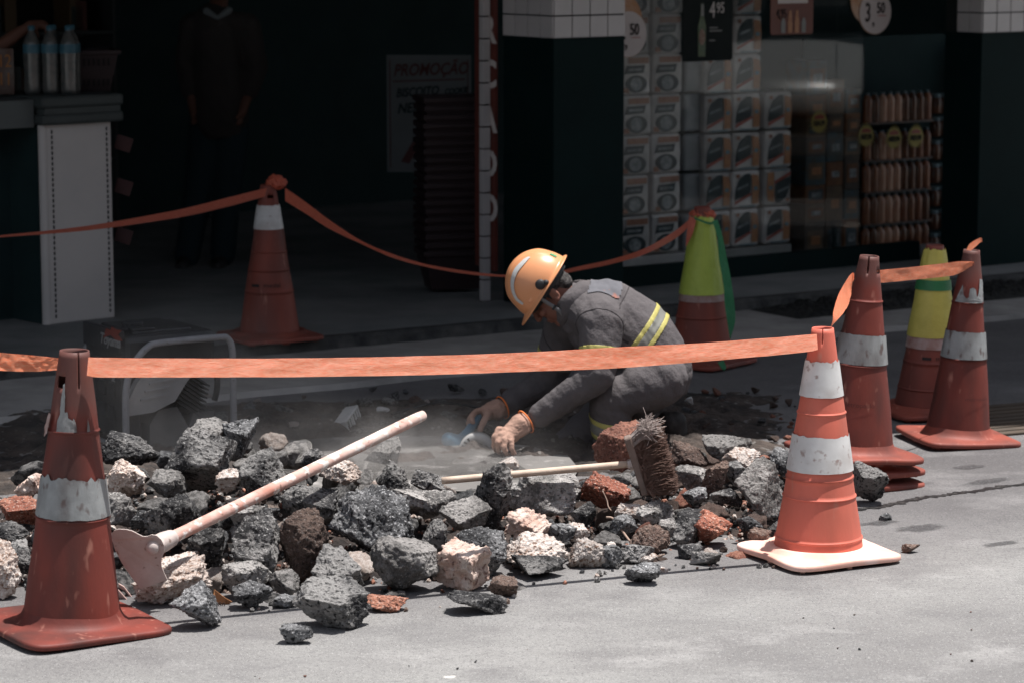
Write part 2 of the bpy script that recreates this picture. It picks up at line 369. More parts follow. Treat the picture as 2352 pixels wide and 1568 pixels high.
m_yel = M_('yellow_plastic_sleeve', (.66,.58,.14), (.56,.49,.11), scale=10, rough=.4, bump=.7, bscale=13, bdist=.012, trans=.15)
m_green = M_('green_plastic', (.05,.22,.09), (.04,.17,.07), scale=12, rough=.4, bump=.5, bscale=20, bdist=.01, trans=.15)
m_ink = M_('black_ink', (.03,.022,.022), rough=.7)
m_inkf = M_('faded_ink', (.10,.028,.024), rough=.7)

def prof_r(z, H, r0, r1, ridges):
    k = (z-.035)/(H-.035); r = r0+(r1-r0)*k
    for rz in ridges:
        if z > rz: r -= .0022
    return r
def cone(label, px, py, H, rot, r0, r1, half, mat, bands=(), ridges=(.49,.275,.213), lean=(0,0), zoff=0, fmat=None, slit=None, hole=None, wav=.0, name='traffic_cone', collar=True, group='traffic cones around the dig', tdir=None):
    g = G(px, py, ZS if zoff == ZS else 0)
    g.z = zoff
    t = thing(name, label, 'traffic cone', g, 0, group)
    t.rotation_euler = (lean[1], lean[0], 0)
    # body shell
    zs = [.035+ (H-.035)*i/46 for i in range(47)]
    prof = []
    for z in zs: prof.append((prof_r(z,H,r0,r1,[]), z))
    for rz in ridges: prof += [(prof_r(rz-.004,H,r0,r1,[]),rz-.004),(prof_r(rz-.003,H,r0,r1,[])+.0035,rz-.003),(prof_r(rz+.001,H,r0,r1,[])+.0035,rz+.001),(prof_r(rz+.002,H,r0,r1,[]),rz+.002)]
    prof.sort(key=lambda q: q[1]); zl = [q[1] for q in prof]
    bm = bmesh.new(); SEG = 72; rings = lathe(bm, prof, SEG); dead = []
    ang = lambda v: math.atan2(v.co.y, v.co.x)
    bm.faces.ensure_lookup_table()
    for f in bm.faces:
        c = f.calc_center_median(); a = math.degrees(math.atan2(c.y, c.x))
        for (sa, sw, sz) in (slit or ()):
            if abs((a-sa+180)%360-180) < sw and c.z > H-sz: dead.append(f)
        for (ha, hz, hr) in (hole or ()):
            if ((math.radians((a-ha+180)%360-180)*r1)**2+(c.z-hz)**2)**.5 < hr: dead.append(f)
    bmesh.ops.delete(bm, geom=list(set(dead)), context='FACES')
    for v in bm.verts:
        n = noise.noise(v.co*6+Vector((px,0,0)))*.0035; a = ang(v); v.co.x += math.cos(a)*n; v.co.y += math.sin(a)*n
    o = obj('body', bm, mat, t, True)
    md = o.modifiers.new('t','SOLIDIFY'); md.thickness = .005; md.offset = -1
    # base flange
    bm = bmesh.new(); SEGF = 144; fr = []
    def edge(th):
        a = th-R(rot); e = 8.0
        r = half/((abs(math.cos(a+math.pi/4))**e+abs(math.sin(a+math.pi/4))**e)**(1/e))
        r *= 1+.0*math.cos(4*a)
        r -= wav*(1-abs(math.cos(2*a)))*.25
        return r
    def zf(th):
        a = th-R(rot); return wav*.35*(1-math.cos(4*a))*.5 - 0.0
    prs = [(0,.030,.0),(.0,.034,0)]
    stations = []
    if collar: stations += [('r',r0-.004,.046),('r',r0+.004,.045),('r',r0+.014,.050),('r',r0+.026,.047),('r',r0+.034,.036)]
    else: stations += [('r',r0-.004,.066),('r',r0+.002,.052),('r',r0+.010,.040),('r',r0+.022,.032)]
    stations += [('e',.30,.033),('e',.60,.031),('e',.80,.030),('e',.93,.028),('e',.985,.026),('e',1.0,.020),('e',1.0,.014),('e',.985,.010),('e',.93,.009),('e',.6,.010)]
    rc_ = stations[4][1] if collar else stations[3][1]
    for kind, q, z in stations:
        ring = []
        for k in range(SEGF):
            th = k*2*math.pi/SEGF; E = edge(th)
            rr = q if kind == 'r' else (rc_+(E-rc_)*q)
            zz = z + (zf(th)*q if kind == 'e' else 0)
            ring.append(bm.verts.new((rr*math.cos(th), rr*math.sin(th), zz)))
        fr.append(ring)
    for i in range(len(fr)-1):
        for k in range(SEGF): bm.faces.new((fr[i][k], fr[i+1][k], fr[i+1][(k+1)%SEGF], fr[i][(k+1)%SEGF]))
    for k in range(8):
        a = R(rot)+k*math.pi/4+(.0 if k%2 else .0); rr = edge(a)*(.86 if k%2==0 else .88)
        box(bm, (rr*math.cos(a), rr*math.sin(a), .006), (.035,.018,.014) if not wav else (.016,.016,.014), Matrix.Rotation(a+math.pi/2,3,'Z'), bev=.002)
    for v in bm.verts: v.co.z += .003*noise.noise(v.co*7+Vector((px,1,0)))
    bmesh.ops.recalc_face_normals(bm, faces=bm.faces)
    obj('base', bm, fmat or mat, t, True)
    for bd in bands:
        z0, z1, bmt, nm = bd[:4]; jag = bd[4] if len(bd) > 4 else .001; puff = bd[5] if len(bd) > 5 else 0
        bm = bmesh.new(); SB = 96; rows = []; nz_ = 10
        for i in range(nz_+1):
            row = []
            for k in range(SB):
                th = k*2*math.pi/SB; z = z0+(z1-z0)*i/nz_
                if i == nz_: z += jag*noise.noise(Vector((math.cos(th)*5, math.sin(th)*5, z0*9)))*2
                if i == 0: z += jag*.4*noise.noise(Vector((math.cos(th)*4, math.sin(th)*4, z0*7)))
                r = prof_r(z,H,r0,r1,[]) + .0042 + puff*(.5+.5*noise.noise(Vector((math.cos(th)*3, math.sin(th)*3, z*14))))
                n = noise.noise(Vector((math.cos(th)*prof_r(z,H,r0,r1,[])*6+px, math.sin(th)*prof_r(z,H,r0,r1,[])*6, z*6)))*.0035*0
                row.append(bm.verts.new(((r+n)*math.cos(th),(r+n)*math.sin(th),z)))
            if rows:
                for k in range(SB): bm.faces.new((rows[-1][k], rows[-1][(k+1)%SB], row[(k+1)%SB], row[k]))
            rows.append(row)
        ob = obj(nm, bm, bmt, t, True)
    t['H'] = H
    return t, (H, r0, r1)
def on_cone(t, dims, a_deg, z, out=.005):  # point on the shell in cone space
    H, r0, r1 = dims; r = prof_r(z,H,r0,r1,[])+out; a = R(a_deg); return Vector((r*math.cos(a), r*math.sin(a), z))
def cone_text(t, dims, s, size, a_deg, z, mat, sx=1, bar=False):
    me = text_mesh(s, size, .0, 0, sx); H, r0, r1 = dims
    b = bmesh.new(); b.from_mesh(me)
    if bar: box(b, (-size*1.9*sx-size*len(s)*.12, -size*.05, 0), (size*1.5, size*.45, .0002))
    bmesh.ops.subdivide_edges(b, edges=[e for e in b.edges if e.calc_length() > size*.3], cuts=3)
    for v in b.verts:
        zz = z+v.co.y; r = prof_r(zz,H,r0,r1,[]) + .0048; a = R(a_deg)+v.co.x/r; v.co = Vector((r*math.cos(a), r*math.sin(a), zz))
    return obj('lettering', b, mat, t)
def torn(t, dims, poly, mat, name='torn_tape', out=.0048):   # poly in (angle deg, z)
    b = bmesh.new(); vs_ = [b.verts.new((a,z*100,0)) for a,z in poly]; f = b.faces.new(vs_)
    bmesh.ops.triangulate(b, faces=[f]); bmesh.ops.subdivide_edges(b, edges=b.edges[:], cuts=4, use_grid_fill=True)
    for v in b.verts:
        a, z = v.co.x, v.co.y/100; o_ = out+.0035*max(0,noise.noise(Vector((a*.3,z*60,0)))); v.co = on_cone(t, dims, a, z, o_)
    return obj(name, b, mat, t, True)

CA = -90
c1, d1 = cone('clean bright orange cone with two white bands at the right end of the tape', 1879, 1279, .765, -18, .147, .0355, .212, m_cone_new,
    [(.30,.417,m_white,'reflective_band',.003),(.545,.66,m_white,'reflective_band',.004)], (.49,.275,.213,.075), (.004,0), fmat=m_flange_lit, slit=[(-97,2.6,.055)], wav=.012)
c2, d2 = cone('grimy dark red cone with wide grey patched band, biggest of all the cones', 165, 1444, .838, -10, .146, .0435, .236, m_cone_old,
    [(.352,.468,m_grey,'reflective_band',.010,.0015)], (.346,.605), (R(1.9),0), slit=[(-68,3.5,.10)], hole=[(-128,.75,.016)], collar=False)
torn(c2, d2, [(-122,.608),(-122,.64),(-116,.66),(-117,.70),(-113,.745),(-108,.75),(-107,.72),(-105,.71),(-104,.665),(-97,.667),(-95,.65),(-84,.642),(-83,.65),(-80,.645),(-76,.63),(-75,.609)], m_grey)
torn(c2, d2, [(-52,.608),(-48,.65),(-44,.61)], m_grey)
torn(c2, d2, [(-158,.585),(-162,.62),(-150,.66),(-140,.655),(-146,.60)], m_tornwhite, out=.012)
lean3 = (R(3.6), R(0))
for k in range(2):
    cone(('lowest','middle')[k]+' of three nested cones behind the clean orange cone, only its base showing', 1958, 1108, .75, -14+5*k, .146, .036, .207, m_cone_mid, (), (.3,), lean3, zoff=.047*k, collar=False, fmat=m_cone_mid, group='nested cones in the stack')
c3, d3 = cone('tall red cone with greyed tip and one grey band, topmost of the nested stack', 1958, 1108, .755, -22, .147, .036, .207, m_cone_old,
    [(.36,.468,m_grey,'reflective_band',.002)], (.355,.59), lean3, zoff=.099, slit=[(-100,2.6,.06)], hole=[(-30,.70,.012)], collar=False, fmat=m_cone_mid)
cone_text(c3, d3, 'eletropaulo', .024, -95, .215, m_inkf, 1.1)
c4, d4 = cone('dark red cone with torn silver tape near its tip at the far right', 2199, 1012, .775, -30, .130, .034, .205, m_cone_old,
    [(.345,.452,m_grey,'reflective_band',.002)], (.34,.565), (R(2.9),0), collar=False, fmat=m_cone_mid)
cone_text(c4, d4, 'metropaulo', .022, -62, .19, m_inkf, 1.1)
torn(c4, d4, [(-150,.569),(-140,.60),(-125,.64),(-118,.60),(-105,.585),(-98,.59),(-95,.625),(-80,.63),(-70,.62),(-66,.59),(-58,.61),(-50,.665),(-30,.66),(-28,.569)], m_grey)
c5, d5 = cone('cone wearing a yellow plastic sleeve with a green strip, behind the dark red cone', 2133, 950, .722, -30, .146, .037, .207, m_cone_mid,
    [(.29,.345,m_tornwhite,'reflective_band',.004),(.338,.705,m_yel,'plastic_sleeve',.006,.006)], (.23,.12), (.015,0))
bm = bmesh.new(); lathe(bm, [(prof_r(z,*d5,[])+.012, z) for z in (.535,.545,.565,.578)], 64); obj('green_tape', bm, m_green, c5, True)
cone_text(c5, d5, 'medal', .026, -70, .255, m_ink, 1.2, bar=True)
c6, d6 = cone('cone in a lime green plastic sleeve standing behind the worker', 1610, 836, .745, 6, .147, .036, .207, m_cone_mid,
    [(.305,.345,m_tornwhite,'reflective_band',.003),(.338,.70,m_lime,'plastic_sleeve',.006,.007)], (.23,.12), (.0,0))
c7, d7 = cone('lone dull orange cone on the pavement edge with tape looped over its tip', 620, 779, .752, -16, .147, .037, .212, m_cone_mid,
    [(.54,.655,m_white,'reflective_band',.002)], (.43,.345,.24), (.0,0), zoff=ZS, hole=[(-70,.70,.012)])
cone_text(c7, d7, 'medal', .030, -78, .275, m_ink, 1.2, bar=True)

# ---------------- barrier tapes ----------------
def tape_mat(name, c1, c2, tr=.5):
    m = bpy.data.materials.new(name); m.use_nodes = True; t = m.node_tree; N = t.nodes; L = t.links; b = N['Principled BSDF']
    uv = N.new('ShaderNodeUVMap'); sp = N.new('ShaderNodeSeparateXYZ'); L.new(uv.outputs[0], sp.inputs[0])
    a = N.new('ShaderNodeMath'); a.operation = 'MULTIPLY'; a.inputs[1].default_value = 18*6.283; L.new(sp.outputs[1], a.inputs[0])
    s = N.new('ShaderNodeMath'); s.operation = 'SINE'; L.new(a.outputs[0], s.inputs[0])
    mp = N.new('ShaderNodeMapping'); mp.inputs['Scale'].default_value = (40, 12, 1); L.new(uv.outputs[0], mp.inputs[0])
    n = N.new('ShaderNodeTexNoise'); n.inputs['Scale'].default_value = 1; n.inputs['Detail'].default_value = 3; L.new(mp.outputs[0], n.inputs[0])
    mp2 = N.new('ShaderNodeMapping'); mp2.inputs['Scale'].default_value = (14, 3.2, 1); L.new(uv.outputs[0], mp2.inputs[0])
    n2 = N.new('ShaderNodeTexNoise'); n2.inputs['Scale'].default_value = 1; n2.inputs['Detail'].default_value = 7; n2.inputs['Roughness'].default_value = .7; n2.inputs['Distortion'].default_value = .8; L.new(mp2.outputs[0], n2.inputs[0])
    ad = N.new('ShaderNodeMath'); ad.operation = 'MULTIPLY_ADD'; ad.inputs[1].default_value = .16; L.new(s.outputs[0], ad.inputs[0]); L.new(n.outputs[0], ad.inputs[2])
    mr = N.new('ShaderNodeMapRange'); mr.inputs[1].default_value = .38; mr.inputs[2].default_value = .66; L.new(ad.outputs[0], mr.inputs[0])
    mx = N.new('ShaderNodeMix'); mx.data_type = 'RGBA'; mx.inputs['A'].default_value = (*c1,1); mx.inputs['B'].default_value = (*c2,1); L.new(mr.outputs[0], mx.inputs['Factor'])
    L.new(mx.outputs['Result'], b.inputs['Base Color']); b.inputs['Roughness'].default_value = .42
    ah = N.new('ShaderNodeMath'); ah.operation = 'MULTIPLY_ADD'; ah.inputs[1].default_value = .10; L.new(s.outputs[0], ah.inputs[0]); L.new(n2.outputs[0], ah.inputs[2])
    bp = N.new('ShaderNodeBump'); bp.inputs['Strength'].default_value = .5; bp.inputs['Distance'].default_value = .005; L.new(ah.outputs[0], bp.inputs['Height']); L.new(bp.outputs[0], b.inputs['Normal'])
    trn = N.new('ShaderNodeBsdfTranslucent'); L.new(mx.outputs['Result'], trn.inputs[0]); L.new(bp.outputs[0], trn.inputs['Normal'])
    ms = N.new('ShaderNodeMixShader'); ms.inputs[0].default_value = tr; L.new(b.outputs[0], ms.inputs[1]); L.new(trn.outputs[0], ms.inputs[2]); L.new(ms.outputs[0], N['Material Output'].inputs[0])
    return m
m_tape = tape_mat('woven_orange_tape', (1.0,.25,.115), (1.0,.44,.27), .55)
m_tape_d = tape_mat('woven_red_tape', (.62,.13,.075), (.72,.20,.12), .35)
m_ribbon = tape_mat('green_ribbon', (.03,.22,.09), (.06,.30,.13), .3)
def ribbon(name, label, top, bot, mat, n=16, nv=8, wr=.003, cat='barrier tape', group='orange barrier tapes', seed=0, parent=None):
    # top / bot: matching lists of world points for the two edges
    T = spline(top, n); B = spline(bot, n); me = bpy.data.meshes.new(name); vs_ = []; uvs = []; s = 0
    for i in range(len(T)):
        if i: s += ((T[i]+B[i])/2-(T[i-1]+B[i-1])/2).length
        t_ = ((T[min(i+1,len(T)-1)])-(T[max(i-1,0)])).normalized(); wv = (T[i]-B[i]); nn = t_.cross(wv).normalized()
        for j in range(nv+1):
            v = j/nv; p = B[i].lerp(T[i], v)
            k = noise.fractal(Vector((s*9+seed, v*1.4, seed)), .8, 2, 4)*wr*min(1, 4*min(i, len(T)-1-i)/len(T)+.15)
            vs_.append(tuple(p+nn*k)); uvs.append((s, v))
    fs = []
    for i in range(len(T)-1):
        for j in range(nv):
            a = i*(nv+1)+j; fs.append((a, a+nv+1, a+nv+2, a+1))
    me.from_pydata(vs_, [], fs); me.update(); ul = me.uv_layers.new(name='UVMap')
    for lp in me.loops: ul.data[lp.index].uv = uvs[lp.vertex_index]
    for p in me.polygons: p.use_smooth = True
    me.materials.append(mat); o = bpy.data.objects.new(name, me); C.objects.link(o)
    if parent is None: tag(o, label, cat, group); center(o)
    else: o.parent = parent
    return o
c1g = c1.location; c2g = c2.location
def edges(rows):                          # rows: (px, ytop, ybot, Y)
    return [J(x,a,Y) for x,a,b,Y in rows], [J(x,b,Y) for x,a,b,Y in rows]
Y2 = c2g.y-.045; Y1 = c1g.y-.045
def yl(x): return Y2+(Y1-Y2)*(x-205)/(1872-205)
rows = [(x,a,b,yl(x)) for x,a,b in ((203,820,862),(240,821,866),(400,822.5,866),(700,822,865),(1000,816,860),(1200,809,853),(1400,798,846),(1600,788,831),(1750,777,818),(1850,769,808),(1876,767,803))]
T, B = edges(rows); front_tape = ribbon('barrier_tape', 'long taut orange tape strung in front from grimy cone to clean orange cone', T, [q+Vector((0,-.030,.005)) for q in B], m_tape, 30, 10, .0022, seed=1)
T, B = edges([(-120,805,846,7.9),(-40,806,848,8.05),(30,812,852,8.2),(80,816,853,8.28),(120,820,850,8.34),(153,824,848,8.37)])
ribbon('barrier_tape', 'short crumpled orange tape leaving the left edge from the grimy cone', T, B, m_tape, 20, 10, .010, seed=4)
Y3 = c3.location.y; ya = Y1+.09
T = [J(1912,738,ya),J(1916,708,ya+.25),J(1930,668,Y3-.3),J(1955,630,Y3-.06),J(1962,628,Y3-.05)]
B = [J(1908,752,ya),J(1940,715,ya+.25),J(1952,690,Y3-.3),J(1957,655,Y3-.06),J(1962,640,Y3-.05)]
ribbon('barrier_tape', 'short pale twist of tape rising from clean cone to tall stacked cone', T, B, m_tape, 16, 8, .004, seed=7)
Y4 = c4.location.y
T, B = edges([(2008,622,650,Y3-.03),(2040,619,649,Y3+.05),(2100,613,643,Y3+.25),(2160,606,637,Y4-.25),(2200,601,630,Y4-.12),(2232,601,612,Y4-.045),(2237,602,609,Y4-.04)])
ribbon('barrier_tape', 'orange tape strung between the tall stacked cone and the far right cone', T, B, m_tape, 16, 8, .004, seed=9)
T = [J(2218,578,Y4),J(2228,560,Y4-.01),J(2250,547,Y4-.02),J(2256,548,Y4-.02)]; B = [J(2226,579,Y4),J(2240,568,Y4-.01),J(2252,557,Y4-.02),J(2256,556,Y4-.02)]
ribbon('tape_end', 'small loose orange tape end poking up from the far right cone tip', T, B, m_tape, 8, 3, .001, cat='tape end', seed=2)
Y7 = c7.location.y; Y6 = c6.location.y
T, B = edges([(-160,556,562,Y7-1.2),(0,541,546,Y7-.9),(200,519,530,Y7-.6),(400,484,502,Y7-.3),(520,455,476,Y7-.12),(612,432,451,Y7-.04)])
ribbon('barrier_tape', 'dull orange tape sloping down to the left from the back left cone', T, B, m_tape_d, 16, 6, .002, seed=11)
T, B = edges([(655,432,462,Y7-.03),(700,463,490,Y7-.1),(760,508,528,Y7-.2),(830,553,561,Y7-.3),(900,583,592,Y7-.4),(980,607,614,Y7-.45),(1080,624,631,Y7-.5),(1170,632,637,Y7-.5),(1260,628,634,Y7-.55),(1330,612,622,Y7-.6),(1400,597,608,Y7-.7),(1480,571,585,Y7-.8),(1550,531,549,Y6-.15),(1590,499,514,Y6-.05)])
ribbon('barrier_tape', 'thin sagging tape from pavement cone past the helmet to the lime cone', T, B, m_tape_d, 14, 6, .001, seed=12)
# tape loop over the back-left tip, knot and ribbon on the lime cone: parts that hang on those cones
def loop_on(px0, px1, y0, y1, Y, mat, label, cat, name, seed, dome=.02, lumps=.010):
    cx = (px0+px1)/2; c = J(cx, (y0+y1)/2, Y); s = pxs(c); bm = bmesh.new()
    rr = ball(bm, (0,0,0), ((px1-px0)/2/s, .045, (y1-y0)/2/s), sub=4)
    for v in rr:
        d = v.co.normalized(); k = abs(noise.noise(d*2.6+Vector((seed,0,0)))); v.co += d*(lumps*2*(k-.35)); 
    o = obj(name, bm, mat, smooth=False); o.data.transform(Matrix.Translation(c)); center(o); return tag(o, label, cat)
loop_on(611, 658, 403, 437, Y7, m_tape_d, 'crumpled orange tape wrapped over the tip of the back left cone', 'tape knot', 'tape_knot', 3)
loop_on(1584, 1646, 478, 508, Y6, m_tape_d, 'red tape bunched round the tip of the lime sleeved cone', 'tape knot', 'tape_knot', 8)
T = [J(1583,498,Y6-.06),J(1578,530,Y6-.08),J(1575,565,Y6-.09)]; B = [J(1600,500,Y6-.06),J(1592,535,Y6-.08),J(1577,566,Y6-.09)]
ribbon('tape_end', 'red tape end hanging down beside the lime sleeve', T, B, m_tape_d, 8, 4, .004, cat='tape end', seed=3)
T = [J(1636,508,Y6-.05),J(1647,545,Y6-.08),J(1652,600,Y6-.1),J(1661,650,Y6-.12),J(1666,710,Y6-.14),J(1676,775,Y6-.16)]
B = [J(1648,505,Y6-.05),J(1660,545,Y6-.08),J(1671,600,Y6-.1),J(1681,655,Y6-.12),J(1689,730,Y6-.14),J(1678,779,Y6-.16)]
ribbon('ribbon', 'dark green plastic ribbon hanging from the tip of the lime sleeved cone', T, B, m_ribbon, 12, 6, .006, cat='ribbon', group=None, seed=5)
T = [J(1588,496,Y6-.05),J(1605,503,Y6-.075),J(1628,511,Y6-.07),J(1646,508,Y6-.04)]; B = [J(1588,502,Y6-.05),J(1605,508,Y6-.075),J(1628,516,Y6-.07),J(1646,514,Y6-.04)]
ribbon('cord', 'thin dark green cord tied round the top of the lime sleeve', T, B, m_ribbon, 8, 2, .0, cat='cord', group=None, seed=6)
T = [J(1648,832,Y6-.24),J(1655,842,Y6-.25),J(1660,848,Y6-.26)]; B = [J(1662,826,Y6-.24),J(1668,842,Y6-.25),J(1664,850,Y6-.26)]
ribbon('ribbon_end', 'torn green ribbon end lying on the base of the lime sleeved cone', T, B, m_ribbon, 8, 4, .004, cat='ribbon', group=None, seed=8)

# ---------------- rubble ----------------
def rock_mat(name, c1, c2, sp1, sp2, bump=1.0, bd=.028, bs=80):
    return M_(name, c1, c2, vary=.5, lo=.44, hi=.56, scale=6, rough=.85, bump=bump, bscale=bs, bdist=bd, spec=.35, specks=[(sp2,140,.57,.16),(sp1,80,.53,.14)], detail=8)  # specks: aggregate, plus sunlit grain tops and shaded gaps painted in
m_rk = {
 'A': rock_mat('asphalt_rubble', (.042,.041,.043), (.29,.28,.272), (.014,.014,.015), (.42,.41,.40)),
 'K': rock_mat('fresh_asphalt_rubble', (.055,.056,.059), (.19,.19,.193), (.008,.008,.009), (.48,.48,.49), 1.0, .018, 75),
 'G': rock_mat('grey_concrete_rubble', (.16,.152,.146), (.42,.40,.385), (.09,.088,.085), (.50,.48,.46)),
 'C': rock_mat('pale_mortar_rubble', (.46,.38,.335), (.60,.54,.50), (.24,.15,.11), (.72,.69,.66), 1.0, .022, 40),
 'R': rock_mat('red_earth_rubble', (.22,.075,.048), (.34,.15,.10), (.10,.04,.03), (.50,.40,.34), 1.0, .014, 45),
 'E': rock_mat('rust_brown_earth', (.11,.045,.032), (.17,.075,.052), (.06,.028,.02), (.24,.15,.12), 1.0, .012, 60),
 'B': rock_mat('brown_rubble', (.13,.085,.07), (.19,.13,.105), (.05,.035,.03), (.36,.31,.28)),
 'T': M_('ribbed_brick_tile', (.50,.33,.265), (.66,.56,.50), scale=22, rough=.9, bump=1, bscale=60, bdist=.014, specks=[((.20,.12,.10),45,.56,.12)]),
}
def rock_bm(w_, d_, h_, seed, kind='A', sub=5, planes=9, blunt=.0, point=0, tilt=0, n1=None):
    r_ = random.Random(seed); bm = bmesh.new(); bmesh.ops.create_icosphere(bm, subdivisions=sub, radius=1)
    pl = []
    for i in range(planes):
        v = Vector((r_.gauss(0,1), r_.gauss(0,1), r_.gauss(0,1))).normalized(); pl.append((v, r_.uniform(.40,.74)))
    off = Vector((r_.uniform(0,99), r_.uniform(0,99), r_.uniform(0,99))); pl.append((Vector((r_.uniform(-.2,.2), -.35+r_.uniform(-.2,.2), 1)).normalized(), r_.uniform(.45,.62)))
    rough = {'A':.055,'K':.075,'G':.045,'C':.085,'R':.07,'B':.065,'T':.02,'E':.06}[kind]
    if n1: rough = n1
    sz = Vector((w_,d_,h_)); mean = (w_*d_*h_)**(1/3)
    for v in bm.verts:
        d = v.co.normalized(); r = 1.0
        for n, k in pl:
            c = d.dot(n)
            if c > .05: r = min(r, k/c)
        if point: r *= 1+point*max(0, d.z)**4
        q = d*r; s_ = Vector((q.x*sz.x, q.y*sz.y, q.z*sz.z))/mean
        f = noise.fractal(s_*1.7+off, .9, 2.0, 3)*.085 + noise.fractal(s_*6+off, .6, 2.2, 5)*rough*1.3 - abs(noise.noise(s_*2.7+off))*.12
        if kind in 'KC': f -= .10*max(0, .32-abs(noise.noise(s_*5+off*2)))**1.2
        r *= 1+f; v.co = d*r
    co = np.array([v.co[:] for v in bm.verts]); mn = co.min(0); mx = co.max(0); ext = mx-mn; cc = (mn+mx)/2
    for v in bm.verts:
        v.co.x = (v.co.x-cc[0])/ext[0]*w_; v.co.y = (v.co.y-cc[1])/ext[1]*d_; v.co.z = (v.co.z-cc[2])/ext[2]*h_
    return bm
# heap surface: for each world X a toe line, ridge line and ridge height
HX = [(-2.2,8.62,9.50,.20),(-1.6,8.60,9.45,.24),(-1.25,8.58,9.5,.29),(-.85,8.50,9.60,.34),(-.66,8.48,9.5,.27),(-.35,8.55,9.5,.17),(-.05,8.62,9.55,.14),(.12,8.85,9.65,.14),(.35,9.0,9.8,.13),(.62,9.08,10.1,.17),(.88,9.12,10.15,.18),(1.1,9.45,10.1,.10),(1.25,9.8,10.2,.0)]
def heap(x, y):
    if x <= HX[0][0]: a = HX[0]
    elif x >= HX[-1][0]: return 0
    else:
        for p, q in zip(HX, HX[1:]):
            if p[0] <= x <= q[0]:
                t = (x-p[0])/(q[0]-p[0]); a = [u+(v-u)*t for u,v in zip(p,q)]; break
    t = (y-a[1])/(a[2]-a[1])
    if t <= 0: return 0
    if t <= 1: return a[3]*min(1, 1.5*t-.5*t*t)*1.0
    t2 = (y-a[2])/.35
    return a[3]*max(0, 1-t2*t2)
def heaphit(px, py, extra=0):
    d = ray(px, py); lo = None
    for i in range(700):
        Yv = 8.0+i*.005; t = Yv/d.y; p = Vector((d.x*t, Yv, CH+d.z*t))
        if p.z <= heap(p.x, p.y)+extra: return p
    g = G(px, py)                         # ray clears the heap: sit on the ridge below it
    for _ in range(8):
        yr = np.interp(g.x, [q[0] for q in HX], [q[2] for q in HX]); g = J(px, py, yr-.02)
    return g
hs = lumpy_sheet(lambda u,v: Vector((-2.2+3.5*u, 8.45+2.35*v, 0)), 260, 170, lambda p,u,v: heap(p.x,p.y)*.66-.05+.03*noise.fractal(Vector((p.x*9,p.y*9,0)),.8,2.1,4) if heap(p.x,p.y) > .0 else -.03)
m_heap = M_('heap_fill', (.022,.020,.020), (.07,.052,.045), scale=8, rough=.95, bump=1, bscale=60, bdist=.02, specks=[((.20,.16,.14),40,.62),((.02,.02,.02),25,.6)])  # dark earth, darkened further to give the shade in the gaps
tag(obj('rubble_fill', hs, m_heap, smooth=True), label='dark crumbled earth and grit filling the rubble heap', kind='stuff')

